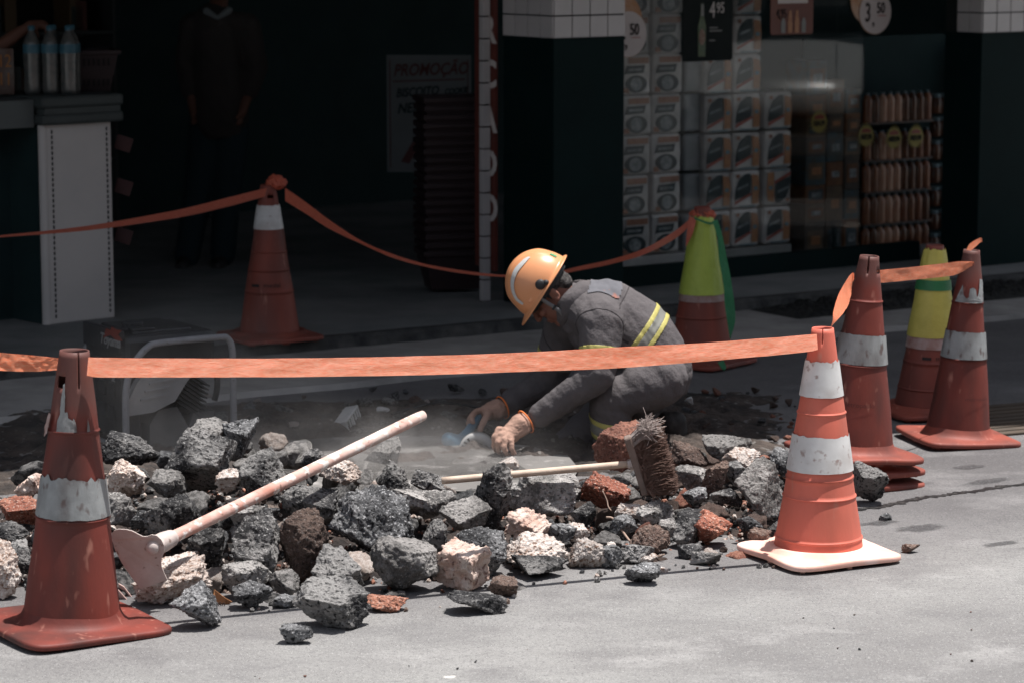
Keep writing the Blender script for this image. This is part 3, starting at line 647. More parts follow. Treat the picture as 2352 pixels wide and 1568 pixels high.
# (px, py, w, h, kind, roll, label, opts)
ROCKS = [
 (300,1032,140,84,'A',4,'big flat dark asphalt slab with a pale streak right of the grimy cone tip','slab'),
 (290,1102,97,104,'C',-8,'tan mortar lump with two knobs under the flat dark slab',''),
 (455,1062,150,170,'A',35,'tall leaning asphalt chunk at the top left of the heap',''),
 (480,1012,95,110,'G',10,'pale grey broken face leaning on the tall chunk at the heap top',''),
 (556,1012,95,105,'K',-18,'glittering black asphalt chunk at the very top of the heap',''),
 (600,1088,118,118,'A',5,'squarish asphalt block with light flat top below the black chunk',''),
 (383,1112,100,72,'G',6,'grey block between the tan lump and the tall chunk',''),
 (524,1102,62,60,'C',0,'small pale lump wedged under the square block',''),
 (272,1168,84,84,'G',8,'grey concrete lump touching the right side of the grimy cone',''),
 (74,1117,78,46,'T',-35,'split reddish ribbed brick left of the grimy cone','brick'),
 (48,1176,118,66,'R',3,'red and white lump left of the grey duct-tape band',''),
 (30,1222,84,50,'A',5,'flat dark slab under the red and white lump',''),
 (98,1232,60,46,'A',-12,'small dark lump half behind the grimy cone',''),
 (42,1278,90,84,'A',30,'dark wedge at the left edge above the white lump',''),
 (12,1352,84,140,'C',20,'large knobbly white mortar lump cut by the left edge',''),
 (398,1188,156,112,'A',0,'wide dark chunk above the hoe head',''),
 (478,1258,92,108,'A',-14,'dark chunk just below the hoe handle socket',''),
 (330,1195,60,50,'K',5,'black lump behind the hoe blade',''),
 (582,1262,125,185,'A',28,'long tilted asphalt slab crossed by the handle shadow',''),
 (560,1185,90,66,'G',20,'grey slab under the middle of the hoe handle',''),
 (708,1162,136,96,'A',4,'rounded rough chunk right of the tilted slab',''),
 (703,1262,116,178,'B',-16,'tall brownish egg-shaped chunk in the middle of the heap',''),
 (852,1206,205,176,'K',6,'biggest rough black boulder in the centre of the heap',''),
 (775,1330,120,120,'A',0,'dark block in the hollow under the biggest boulder',''),
 (565,1338,116,92,'G',6,'flat topped grey block on the front row left of centre','slab'),
 (580,1388,96,66,'K',0,'black block carrying the flat topped grey block',''),
 (652,1340,74,66,'G',0,'smooth rounded pale pebble in the gap of the front row',''),
 (405,1302,120,60,'C',-25,'tan slab propped behind the white knobbly lump',''),
 (398,1368,182,108,'C',-12,'large rough white mortar lump beside the grimy cone base',''),
 (448,1425,118,112,'K',-5,'porous black lump at the front left foot of the heap',''),
 (762,1425,188,112,'A',6,'wide flat asphalt slab lying in front of the heap','slab'),
 (681,1469,80,48,'K',3,'small black cobble at the very front',''),
 (885,1396,108,42,'R',2,'thin red-topped flake in the front row','slab'),
 (794,1372,74,48,'A',12,'small dark wedge behind the wide flat slab',''),
 (656,1390,64,36,'K',0,'little black crumb pile piece left of the wide slab',''),
 (722,1387,52,36,'K',0,'little black lump beside the small dark wedge',''),
 (928,1320,165,128,'G',10,'thick grey slab with a split flat top under the biggest boulder','slab'),
 (1067,1326,120,104,'T',8,'bright ribbed brick block in the front row','brick'),
 (1096,1399,148,52,'A',3,'flat oval asphalt flake alone on the road','slab'),
 (1156,1363,70,52,'B',0,'brown earth clod beside the ribbed brick block',''),
 (783,1087,98,70,'C',8,'cream broken lump touching the hoe handle',''),
 (716,1054,46,52,'A',0,'small dark knob just above the hoe handle',''),
 (880,1068,100,66,'G',-35,'grey tongue of stone pointing up to the right',''),
 (905,1100,76,84,'A',-5,'dark grey chunk behind the biggest boulder',''),
 (985,1107,84,62,'A',10,'dark chunk left of the broom handle end',''),
 (940,1150,150,60,'G',15,'reddish grey slab right behind the biggest boulder','slab'),
 (1000,1160,96,70,'G',5,'smooth grey slab between boulder and pointed chunk',''),
 (1131,1136,92,172,'A',14,'tall pointed asphalt chunk standing upright','point'),
 (1165,1086,58,46,'C',0,'pale lump under the broom handle',''),
 (1068,1187,124,88,'G',8,'light grey chunk left of the pointed one',''),
 (998,1237,60,98,'A',6,'narrow upright dark chunk in the hollow',''),
 (1098,1265,140,112,'K',0,'low black block in shadow behind the ribbed brick',''),
 (1245,1136,165,102,'G',12,'large flat grey slab right of the pointed chunk','slab'),
 (1290,1112,90,56,'G',5,'speckled grey lump just below the broom handle',''),
 (1216,1212,104,62,'T',25,'dirty ribbed brick piece under the large grey slab','brick'),
 (1232,1267,155,74,'C',3,'long pinkish mortar lump in the front row',''),
 (1237,1311,134,56,'A',2,'dark wedge-shaped flake lying before the pink lump','slab'),
 (1325,1222,62,48,'C',0,'knobbly cream lump above the white pair',''),
 (1352,1280,100,72,'C',0,'white mortar lump with hollows in the front row',''),
 (1402,1292,68,62,'K',20,'black crumbly lump leaning on the white one',''),
 (1392,1128,118,92,'R',5,'reddish crusted slab left of the broom head',''),
 (1475,1332,86,56,'K',4,'single black lump lying alone in front of the heap',''),
 (1634,1212,94,90,'R',6,'bright brick-red lump on the right front',''),
 (1505,1178,92,64,'G',8,'greyish block below the broom head',''),
 (1580,1208,86,84,'A',10,'dark block left of the red lump',''),
 (1492,1236,96,66,'B',-15,'brown streaked lump crossed by the twig',''),
 (1462,1278,84,48,'A',0,'dark flat lump under the twig',''),
 (1622,1291,74,38,'G',4,'flat grey flake in front of the red lump','slab'),
 (1585,1268,60,36,'A',0,'dark crumb chunk in front of the red lump',''),
 (1745,1128,118,150,'G',-8,'large angular grey chunk left of the clean orange cone',''),
 (1668,1030,118,66,'G',3,'pale flat chunk at the top of the right end',''),
 (1585,1046,96,44,'B',28,'brown slab sloping down right of the broom',''),
 (1702,1052,90,46,'C',15,'cream slab at the back of the right end','slab'),
 (1790,1062,56,70,'K',10,'dark spiky lump touching the clean orange cone',''),
 (1592,1098,84,66,'G',-10,'light grey lump right of the broom bristles',''),
 (1640,1100,56,96,'B',20,'upright brown piece in the right part of the heap',''),
 (1688,1086,60,60,'A',0,'dark lump behind the large angular chunk',''),
 (1668,1142,80,44,'A',5,'flat dark piece above the red lump',''),
 (1595,1140,60,46,'K',0,'black piece under the light grey lump',''),
 (1722,1204,62,40,'K',0,'black lump near the foot of the clean orange cone',''),
 (1744,1228,58,38,'B',0,'brownish round lump beside the clean orange cone base',''),
 (1532,1212,46,50,'G',0,'small grey lump between twig and dark block',''),
 (1430,1208,74,54,'K',0,'black hollow lump where the twig starts',''),
 (1340,1180,60,60,'A',0,'dark lump below the reddish crusted slab',''),
 (1290,1222,70,44,'K',10,'small jagged black piece above the cream lump',''),
 (1445,1175,70,46,'C',8,'pinkish lump left of the broom foot',''),
 (1442,1022,165,112,'E',-22,'large rust-brown earth boulder behind the broom','back'),
 (2001,1112,80,104,'A',-8,'dark lump standing against the cone stack','ground'),
 (2034,1186,32,20,'K',0,'small black stone on the road below the cone stack','ground'),
 (2092,1257,44,26,'B',0,'small brown stone alone on the road right of the clean cone','ground'),
 (1155,1110,50,40,'C',0,'small pale piece behind the pointed chunk',''),
 (1405,1265,30,48,'C',12,'white triangular chip among the dark lumps',''),
 (1488,1290,46,30,'C',0,'pinkish chip at the end of the twig',''),
 (1524,1307,22,14,'C',0,'tiny white pebble in front of the heap','ground'),
]
def put_rock(px, py, w_, h_, kind, roll, label, opt, i):
    if opt == 'ground': p = G(px, py+h_*.42)
    elif opt == 'back': p = J(px, py, 10.25)
    else: p = heaphit(px, py+h_*.15)
    s = pxs(p); W_ = w_/s; H_ = h_/s; D_ = min(W_, max(H_, W_*.75))*rnd.uniform(.85,1.1)
    H3 = math.sqrt(max((H_**2-(D_*.21)**2), (H_*.55)**2))
    gz = 0
    big = max(w_,h_)
    w_*=1.13; h_*=1.10; sub = 6 if big > 80 else 5
    if opt == 'brick':
        bm = bmesh.new(); vv = box(bm, (0,0,0), (W_*.86,D_*.8,H3*.8), bev=.004)
        for k in range(5): box(bm, ((k-2)*W_*.15, 0, H3*.4), (W_*.045, D_*.78, .010), bev=.002)
        bm2 = remeshed(bm, .003, 2, .4); off = Vector((i*3.1,0,0))
        for v in bm2.verts:
            e = max(abs(v.co.x)/(W_*.43), abs(v.co.y)/(D_*.4)); k = max(0, e-.65)*1.6
            v.co += (v.co.normalized()*noise.fractal(v.co*30+off,.7,2.1,5)*.020*(.22+k))
            if v.co.x > W_*.25: v.co.x -= (v.co.x-W_*.25)*.5*(.5+noise.noise(v.co*12+off))
        bm = bm2; rz, rx = R(rnd.uniform(-40,-15)), R(-6)
        M = Euler((R(14), R(roll), rz)).to_matrix()
    else:
        pl = 10 if kind in 'KAG' else 9
        pt = 0
        if opt == 'slab':                   # a flat facet on top
            pl = 10
        if opt == 'point': pt = .9
        bm = rock_bm(W_, D_, H3, 100+i*7, kind, sub, pl, point=pt)
        M = Euler((R(rnd.uniform(-6,10)), R(0), 0)).to_matrix()
        if opt == '' and kind not in 'C': pass
        M = Matrix.Rotation(R(roll)*.5, 3, 'Y') @ M
    bmesh.ops.transform(bm, matrix=M.to_4x4(), verts=bm.verts)
    # centre of the box goes to the pixel ray at that depth, bottom kept at or above the ground
    c = J(px, py, p.y + (D_*.12 if opt != 'ground' else 0)); zmin = min(v.co.z for v in bm.verts)
    if c.z+zmin < .0: c.z = -zmin - .004
    nm = 'broken_brick' if opt == 'brick' else 'rock'
    o = obj(nm, bm, m_rk[kind], smooth=True); o.location = c
    tag(o, label, 'brick' if opt == 'brick' else 'rock'); return o, c, max(W_,H_)
placed = []
for i, r_ in enumerate(ROCKS):
    o, c, s_ = put_rock(*r_, i); placed.append((c, s_)); 
# smaller lumps packed between them: shared meshes, individual things
SMALL = {'K':'small black asphalt lump packed among the bigger rocks','A':'small dark grey asphalt lump packed among the bigger rocks','G':'small pale grey concrete lump packed among the bigger rocks','C':'small cream mortar lump packed among the bigger rocks','R':'small red-brown earth lump packed among the bigger rocks','B':'small brown lump packed among the bigger rocks'}
base = {}
for k in SMALL:
    base[k] = []
    for j in range(3):
        bm = rock_bm(1, .9, .75, 900+j*13+ord(k), k, 4, 10); me = bpy.data.meshes.new('rock'); bm.to_mesh(me); bm.free()
        for p in me.polygons: p.use_smooth = True
        me.materials.append(m_rk[k]); base[k].append(me)
def small(c, s, k, label=None, group=None, cat='rock'):
    o = bpy.data.objects.new('rock', rnd.choice(base[k])); C.objects.link(o); o.location = c
    o.rotation_euler = (rnd.uniform(-.5,.5), rnd.uniform(-.5,.5), rnd.uniform(0,6.3)); o.scale = (s, s*rnd.uniform(.8,1.1), s*rnd.uniform(.7,1))
    tag(o, label or SMALL[k], cat, group or ('small '+k+' lumps').replace('small K','small black').replace('small A','small dark grey').replace('small G','small pale grey').replace('small C','small cream').replace('small R','small red').replace('small B','small brown')); return o
n = 0; tries = 0; rank = {}
while n < 185 and tries < 60000:
    tries += 1; x = rnd.uniform(-1.65, 1.2); y = rnd.uniform(8.45, 10.5); h = heap(x, y)
    if h <= .01: continue
    right = x > .15; big = tries < 9000
    s = (rnd.uniform(.07,.12) if right else rnd.uniform(.09,.17)) if big else rnd.uniform(.035,.075)
    c = Vector((x, y, h-.03+ (0 if big else .015)))
    if any((c-q).length < .42*(s+t_) for q, t_ in placed): continue
    k = rnd.choice('KAAGGRRBBC' if right else 'KKAAAGGGC')
    o = small(c, s, k); placed.append((c, s)); n += 1
    j = min(range(len(ROCKS)), key=lambda i_: (placed[i_][0]-c).length); dl = placed[j][0]-c
    rel = ('left of' if dl.x > 0 else 'right of') if abs(dl.x) > abs(dl.z)*1.2 and abs(dl.x) > abs(dl.y)*.6 else ('behind' if dl.y < -.03 else 'in front of') if abs(dl.y) > abs(dl.z) else ('above' if dl.z < 0 else 'below')
    ref = ROCKS[j][6].replace('/',' ').replace('-',' ').split(' ')[:10]
    while ref[-1] in ('the','of','on','at','in','and','under','above','a','with'): ref = ref[:-1]
    ref = ' '.join(ref); rank[(k, rel, j)] = rank.get((k, rel, j), 0)+1
    o['label'] = {'K':'black lump','A':'dark lump','G':'pale grey lump','C':'cream lump','R':'reddish lump','B':'brown lump'}[k]+' '+rel+' the '+ref
def crumb(px, py, s, k, nm, lab, grp, cat, dz=.3, z0=0):
    g = G(px, py); g.z = z0+s*dz; o = small(g, s, k, lab, grp, cat); o.name = nm; return o
for j in range(46):
    px = rnd.uniform(1000,1800); py = 1342-(px-1100)*.105+rnd.uniform(-45,20)
    crumb(px, py, rnd.uniform(.010,.030), rnd.choice('RRBKCA'), 'stone_crumb', 'tiny stone crumb at the foot of the heap', 'crumbs at the foot of the heap', 'stone crumb')
for j in range(44):
    px = rnd.uniform(500,2340); py = rnd.uniform(1300,1560)
    if py > 1480-(px-500)*.05: crumb(px, py, rnd.uniform(.004,.010), rnd.choice('RKKBC'), 'grit_grain', 'tiny loose grit grain on the open road', 'grit grains on the road', 'grit grain')
for j in range(60):
    px = rnd.uniform(60,1180); py = rnd.uniform(900,1010)
    crumb(px, py, rnd.uniform(.02,.085), rnd.choice('AAGBBKC'), 'debris_lump', 'dusty lump lying on the dug-up ground behind the heap', 'lumps on the dug ground', 'debris', .15, .015)
for j in range(34):
    px = rnd.uniform(1560,1830); py = rnd.uniform(905,1020)
    crumb(px, py, rnd.uniform(.015,.05), rnd.choice('AABBKR'), 'debris_lump', 'dusty lump lying on the dug-up ground right of the worker', 'lumps on the dug ground right', 'debris', .15, .015)

# fine broken grit lying all over the heap (nobody could count it)
gv, gf = [], []; rg = random.Random(11)
ico = bmesh.new(); bmesh.ops.create_icosphere(ico, subdivisions=1, radius=1); iv = [v.co.copy() for v in ico.verts]; fi = [[v.index for v in f.verts] for f in ico.faces]; ico.free(); gm = []
cnt = 0
while cnt < 5200:
    x = rg.uniform(-2.0, 1.24); y = rg.uniform(8.40, 10.4); h = heap(x, y)
    if h <= 0 and rg.random() > .10: continue
    if h <= 0 and (x < -1.2 or heap(x, y+.16) <= 0): continue
    s_ = rg.uniform(.004,.013)*(1.3 if rg.random() < .12 else 1); c = Vector((x, y, h*.66-.045+.03*noise.fractal(Vector((x*9,y*9,0)),.8,2.1,4)+s_*.3)) if h > 0 else Vector((x,y,s_*.4))
    E_ = Euler((rg.uniform(0,6),rg.uniform(0,6),rg.uniform(0,6))).to_matrix(); b0 = len(gv); k = rg.randint(0,5)
    for v in iv: p = E_ @ Vector((v.x*rg.uniform(.7,1.2)*s_, v.y*rg.uniform(.6,1)*s_, v.z*rg.uniform(.5,1)*s_)); gv.append(tuple(p+c))
    for f in fi: gf.append([b0+i for i in f]); gm.append(k)
    cnt += 1
o = obj('rubble_grit', (gv, gf), [m_rk[k] for k in 'AKGCRB']); o.data.polygons.foreach_set('material_index', gm); tag(o, label='fine grit and crumbs lying between the rocks of the heap', kind='stuff')
# ---------------- tools and bits on the heap ----------------
m_wood = M_('dusty_painted_wood', (.62,.52,.47), (.48,.22,.17), scale=5, rough=.75, bump=.5, bscale=60, bdist=.003, specks=[((.70,.64,.60),26,.55),((.25,.15,.12),40,.68)], stretch=(1,1,1))
m_wood2 = M_('pale_broomstick', (.58,.47,.38), (.48,.37,.29), scale=20, rough=.6, bump=.2, bscale=50)
m_steel = M_('dusty_hoe_steel', (.58,.51,.48), (.46,.38,.35), scale=10, rough=.6, bump=.4, bscale=45, bdist=.003, specks=[((.26,.19,.16),30,.63)])
hb = J(368,1247,8.46); he = J(972,953,9.38)
t = thing('hoe', 'dusty hoe with a flecked pink and white handle leaning up across the rubble heap', 'hoe', (hb.x, hb.y, 0))
bm = bmesh.new(); pts = [hb.lerp(he, k/40) for k in range(41)]
tube(bm, pts, [.0195+.0012*noise.noise(Vector((k*.4,0,0)))+(.0015 if k<2 else 0) for k in range(40)]+[.017], 20); obj('handle', bm, m_wood, t, True, True)
bm = bmesh.new(); out = [(257,1224),(262,1217),(272,1214),(290,1215),(305,1219),(318,1226),(328,1231),(338,1231),(348,1227),(360,1229),(370,1238),(377,1252),(377,1268),(370,1285),(371,1300),(377,1315),(384,1330),(352,1343),(322,1352),(300,1322),(280,1292),(264,1262),(258,1240)]
vv = [bm.verts.new(J(x,y,8.36+(y-1230)*.0004+abs(x-320)*.0002)) for x,y in out]; f = bm.faces.new(vv)
ex = bmesh.ops.extrude_face_region(bm, geom=[f]); bmesh.ops.translate(bm, vec=(0,.006,0), verts=[v for v in ex['geom'] if isinstance(v, bmesh.types.BMVert)])
bmesh.ops.recalc_face_normals(bm, faces=bm.faces); obj('blade', bm, m_steel, t, False, True)
bm = bmesh.new(); pc = J(350,1257,8.372); ax = (he-hb).normalized()
tube(bm, [hb-ax*.03, hb-ax*.01, hb+ax*.015, hb+ax*.05, hb+ax*.06], [.026,.031,.031,.026,.021], 24); 
obj('socket', remeshed(bm, .0022, 3), m_steel, t, True, True); bm = bmesh.new(); ball(bm, pc+Vector((0,.006,0)), (.020,.018,.022)); obj('rivet', bm, m_steel, t, True, True)
bm = bmesh.new(); tube(bm, [pc, pc.lerp(hb, .5), hb], [.016,.020,.024], 16); obj('neck', bm, m_steel, t, True, True)
# broom
m_brs = M_('worn_bristles', (.10,.058,.045), (.17,.11,.09), scale=40, rough=.8); m_brs2 = M_('dusty_bristle_tips', (.36,.31,.29), (.28,.23,.21), scale=30, rough=.8)
YB = 9.48; top = J(1441,1003,YB); bot = J(1482,1133,YB-.03)
t = thing('broom', 'worn push broom lying on its side with dense brown bristles', 'broom', (J(1450,1070,YB).x, YB, 0))
bm = bmesh.new(); d = (bot-top); L_ = d.length; ang = math.atan2(-d.z, d.x)
box(bm, (top+bot)/2, (L_*1.04, .062, .026), Matrix.Rotation(ang, 3, 'Y'), bev=.006); obj('head_block', bm, M_('broom_block', (.16,.12,.10), (.22,.17,.15), scale=20, rough=.8), t, False, True)
bm = bmesh.new(); bm2 = bmesh.new(); nrm = Vector((-d.z, 0, d.x)).normalized(); 
if nrm.x < 0: nrm = -nrm
rb = random.Random(3)
for k in range(3400):
    u = rb.random(); yy = rb.uniform(-.030,.030); p = top+d*u+Vector((0,yy,0))+nrm*.008
    ln = .104*rb.uniform(.82,1.06); tpb = u < .16 and rb.random() < .8
    dv = nrm + Vector((rb.gauss(0,.04), rb.gauss(0,.06)+yy*2, rb.gauss(0,.035) + (.16*(1-u*3) if u < .33 else -.06*(u-.33))))
    cv = Vector((rb.gauss(0,.012), rb.gauss(0,.01), rb.gauss(0,.010)))
    P_ = [p, p+dv*ln*.4+cv*.5, p+dv*ln*.75+cv, p+dv*ln+cv*.3+Vector((0,0,rb.gauss(0,.006)))]
    if tpb: P_ = [p+Vector((0,-.01,0)), p+dv*ln*.3+Vector((0,-.012,.012)), p+dv*ln*.55+Vector((rb.gauss(0,.012),-.018,.02+rb.gauss(0,.008))), p+dv*ln*.7+Vector((rb.gauss(0,.02),-.012,rb.gauss(.015,.02)))]
    tube(bm2 if tpb else bm, P_, .0011 if not tpb else .0012, 3, False)
for k in range(260):                      # stray fibres lying across the face
    u = rb.uniform(.05,.98); p = top+d*u+nrm*rb.uniform(.01,.06)+Vector((0,-.036,0)); q = Vector((rb.uniform(.2,1),0,rb.gauss(0,.9))).normalized()*.03
    tube(bm, [p, p+q*.6+Vector((0,-.004,rb.gauss(0,.006))), p+q*1.2+Vector((0,.002,rb.gauss(0,.008)))], .0010, 3, False)
obj('bristles', bm, m_brs, t, False, True); obj('frayed_bristles', bm2, m_brs2, t, False, True)
p0 = J(1452,1064,YB); p1 = J(1015,1103,YB-.12); bm = bmesh.new(); tube(bm, [p0.lerp(p1,k/20) for k in range(21)], .0125, 16); obj('stick', bm, m_wood2, t, True, True)
bm = bmesh.new(); tube(bm, [J(1441,1065,YB), J(1452,1064,YB), J(1466,1063,YB)], [.016,.018,.017], 16); obj('ferrule', bm, m_steel, t, True, True)
# twigs, card, plastic bits
m_twig = M_('dry_twig', (.40,.30,.24), (.28,.19,.15), scale=40, rough=.8)
bm = bmesh.new(); dY = 9.22
tube(bm, spline([J(1393,1187,dY+.12),J(1408,1190,dY+.1),J(1425,1212,dY+.06),J(1448,1243,dY),J(1476,1268,dY-.06),J(1500,1287,dY-.14)],6), .004, 8)
tube(bm, spline([J(1452,1274,dY-.05),J(1478,1272,dY-.1),J(1500,1270,dY-.12),J(1512,1277,dY-.13),J(1526,1272,dY-.14)],5), .0028, 8)
tag(center(obj('twig', bm, m_twig, None, True)), 'long pale crooked twig lying over the rubble left of the red lump', 'twig')
bm = bmesh.new(); tube(bm, spline([J(1384,1126,9.42),J(1394,1148,9.41),J(1397,1162,9.40),J(1404,1172,9.39)],5), .0022, 6)
tag(center(obj('twig', bm, m_twig, None, True)), 'short thin dry stalk standing on the reddish crusted slab', 'twig')
m_card = M_('brown_card', (.42,.20,.09), (.30,.14,.07), scale=14, rough=.85, bump=.3, bscale=30)
bm = bmesh.new(); Yk = 8.50
po = [(492,1352),(505,1362),(518,1372),(533,1380),(524,1388),(516,1392),(518,1402),(512,1412),(503,1404),(494,1398),(488,1380)]
vv = [bm.verts.new(J(x,y,Yk+.03*noise.noise(Vector((x*.06,y*.06,0))))) for x,y in po]; f = bm.faces.new(vv); bmesh.ops.triangulate(bm, faces=[f])
card = obj('torn_card', bm, m_card); center(card); md = card.modifiers.new('t','SOLIDIFY'); md.thickness = .002
tag(card, 'torn brown scrap of card with inked digits between the front rocks', 'card')
lp = J(505,1388,Yk-.022)-card.location
writing('080', .022, Matrix.Translation(lp) @ Matrix.Rotation(R(90),4,'X') @ Matrix.Rotation(R(-8),4,'Z'), m_ink, card)
m_pink = M_('pinkish_plastic_sheet', (.52,.36,.33), (.42,.27,.24), scale=8, rough=.5)
for k,(po,Yk) in enumerate((([(273,1338),(285,1345),(318,1388),(330,1396),(318,1405),(295,1398),(272,1376)],8.60),([(272,1352),(290,1372),(318,1408),(308,1412),(286,1402),(270,1385)],8.56))):
    bm = bmesh.new(); vv = [bm.verts.new(J(x,y,Yk+(.04 if i>3 else 0))) for i,(x,y) in enumerate(po)]; bmesh.ops.triangulate(bm, faces=[bm.faces.new(vv)])
    o = obj('plastic_sheet', bm, m_pink); center(o); o.modifiers.new('t','SOLIDIFY').thickness = .003
    tag(o, ('upper','lower')[k]+' dusty pink plastic flap between the grimy cone and white mortar lump', 'plastic sheet')
# grey-white plastic box part and scrap on the dug ground
m_plg = M_('dusty_white_plastic', (.50,.49,.47), (.38,.37,.36), scale=12, rough=.6, bump=.2)
a_, b_ = J(785,975,11.35), J(820,948,11.55); bm = bmesh.new(); mid = (a_+b_)/2; an = math.atan2(b_.y-a_.y, b_.x-a_.x)
box(bm, (0,0,.050), (.17,.060,.012), bev=.004); 
for sx in (-.078,0,.078): box(bm, (sx,0,.026), (.014,.056,.05), bev=.003)
for sy in (-.027,.027):
    for sx in (-.05,-.025,.025,.05): box(bm, (sx,sy,.032), (.012,.005,.034))
o = obj('plastic_cover', bm, m_plg); o.location = (mid.x, mid.y, mid.z-.03); o.rotation_euler = (R(-14),R(-14),an); tag(o, 'ribbed whitish plastic cover lying on the dug ground left of the hoe handle tip', 'plastic part')
def lump(px, py, w_, h_, Y, mat, nm, lab, cat, seed):
    c = J(px, py, Y); s = pxs(c); bm = rock_bm(w_/s, w_/s*.7, h_/s, seed, 'C', 4, 9); o = obj(nm, bm, mat, None, True); o.location = c; return tag(o, lab, cat)
lump(880, 941, 32, 14, 11.75, m_plg, 'paper_scrap', 'white scrap on the dug ground behind the hoe handle', 'scrap', 5)
lump(1582, 920, 20, 20, 11.8, m_plg, 'paper_scrap', 'crumpled white scrap just behind the kneeling worker', 'scrap', 6)

# ---------------- generator ----------------
m_tube = M_('grey_frame_paint', (.23,.23,.24), (.18,.18,.19), scale=20, rough=.5, specks=[((.10,.09,.09),60,.68)])
m_blk = M_('black_plastic', (.020,.021,.023), (.035,.036,.038), scale=12, rough=.5, bump=.2, bscale=40)
m_gp = M_('grey_shroud', (.20,.20,.20), (.26,.25,.245), scale=10, rough=.6)
m_gp2 = M_('pale_dusty_casing', (.26,.25,.24), (.32,.31,.30), scale=8, rough=.8)
m_wht = M_('white_print', (.20,.20,.20), rough=.6); m_redp = M_('red_print', (.16,.035,.025), rough=.6)
go_ = G(291,1055); gr = math.atan2(UK.y, UK.x)
t = thing('generator', 'portable petrol generator in a grey tube frame behind the left end of the heap', 'generator', go_, gr)
for yy in (0,.45):
    bm = bmesh.new()
    tube(bm, spline([(0,yy,0),(0,yy,.18),(.004,yy,.28),(.022,yy,.34),(.058,yy,.398),(.10,yy,.434),(.15,yy,.446),(.40,yy,.448),(.445,yy,.440),(.465,yy,.40),(.468,yy,.30),(.468,yy,0)],6), .0135, 14); obj('frame_hoop', bm, m_tube, t, True)
bm = bmesh.new()
for xx in (.02,.45): tube(bm, [(xx,0,.03),(xx,.45,.03)], .012, 12)
obj('frame_rail', bm, m_tube, t, True)
bm = bmesh.new(); box(bm, (.215,.225,.405), (.40,.38,.14), bev=.025); box(bm, (.20,.225,.478), (.26,.30,.02), bev=.008); box(bm, (.12,.1,.492), (.10,.05,.012), bev=.004)
tank = obj('fuel_tank', bm, m_blk, t)
bm = bmesh.new(); lathe(bm, [(0,.48),(.042,.48),(.042,.507),(.03,.512),(0,.512)], 20); bmesh.ops.translate(bm, vec=(.13,.2,.0), verts=bm.verts); obj('fuel_cap', bm, m_blk, t)
bm = bmesh.new(); box(bm, (.045,.225,.22), (.085,.37,.30), bev=.012)
for k in range(3):
    for j in range(2): box(bm, (-.001,.12+.085*k,.17+.09*j), (.012,.055,.06), bev=.006)
obj('control_panel', bm, m_blk, t)
ML = Matrix(((0,0,-1,0),(-1,0,0,0),(0,1,0,0),(0,0,0,1)))      # text plane facing -x, reading towards -y
writing('Toyama', .058, Matrix.Translation((-.003,.125,.452)) @ ML, m_wht, t, shear=.25, font_off=.0012)
bm = bmesh.new(); v_ = prism(bm, [(-.10,-.02),(-.03,.0),(.02,-.015),(.08,-.01),(.04,.01),(.075,.03),(.02,.028),(-.02,.034),(-.03,.018),(-.07,.022)], .001, Matrix.Translation((-.0015,.09,.475)) @ ML); obj('flame_mark', bm, m_redp, t)
bm = bmesh.new(); box(bm, (.015+.0,.225,.452), (.026,.34,.09), bev=.006); obj('label_plate', bm, m_blk, t)
writing('SL', .035, Matrix.Translation((-.0040,.10,.305)) @ ML, m_wht, t, shear=.25)
MX = Matrix(((1,0,0,0),(0,0,-1,0),(0,1,0,0),(0,0,0,1)))       # polygon plane facing -y
bm = bmesh.new(); prism(bm, [(.015,.17),(.015,.23),(.055,.30),(.10,.345),(.33,.345),(.27,.285),(.215,.21),(.12,.175)], .05, Matrix.Translation((0,.055,0)) @ MX)
for k in range(3): box(bm, (.12+.02*k,.003,.235+.03*k), (.11,.006,.008), Matrix.Rotation(R(-6),3,'Y'))
obj('shroud', bm, m_gp, t)
bm = bmesh.new()
for k in range(9): box(bm, (.30+.004*k,.10,.16+.016*k), (.13,.12,.006), Matrix.Rotation(R(35),3,'Y'))
box(bm, (.31,.12,.22), (.10,.10,.16), bev=.01); obj('engine', bm, m_blk, t)
bm = bmesh.new(); tube(bm, spline([(.30,.05,.33),(.37,.045,.345),(.415,.045,.30),(.42,.045,.24),(.41,.05,.19)],6), [.012]*25, 10); obj('hose', bm, m_blk, t, True)
bm = bmesh.new(); prism(bm, [(.12,.0),(.12,.12),(.16,.175),(.24,.18),(.27,.13),(.29,.09),(.31,.15),(.40,.15),(.41,.0)], .20, Matrix.Translation((0,.24,0)) @ MX); bmesh.ops.recalc_face_normals(bm, faces=bm.faces); obj('casing', bm, M_('dark_casing', (.09,.088,.085), (.13,.125,.12), scale=8, rough=.8), t)

# ---------------- kneeling worker ----------------
m_skin = M_('skin', (.23,.105,.075), (.19,.085,.062), scale=16, rough=.55, bump=.15, bscale=120, bdist=.001)
m_jack = M_('grey_work_cloth', (.112,.101,.104), (.092,.083,.086), scale=9, rough=.9, bump=.7, bscale=13, bdist=.022, detail=4)
m_seam = M_('seam_stitch', (.045,.040,.042), rough=.9)
m_hivis = M_('hi_vis_yellow', (.50,.45,.15), (.42,.38,.12), scale=20, rough=.5); m_hgrey = M_('hi_vis_silver', (.20,.20,.18), rough=.4)
m_hat = M_('orange_hard_hat', (.76,.34,.16), (.72,.31,.145), scale=4, rough=.32, spec=.5, trans=.06)
m_glv = M_('dusty_leather_glove', (.42,.26,.20), (.33,.20,.15), scale=22, rough=.85, bump=.6, bscale=40, bdist=.004)
m_cuff = M_('orange_cuff_binding', (.75,.20,.05), rough=.7)
m_hair = M_('greying_hair', (.030,.026,.025), (.14,.13,.125), scale=60, rough=.7, bump=.9, bscale=160, bdist=.006, lo=.45, hi=.7)
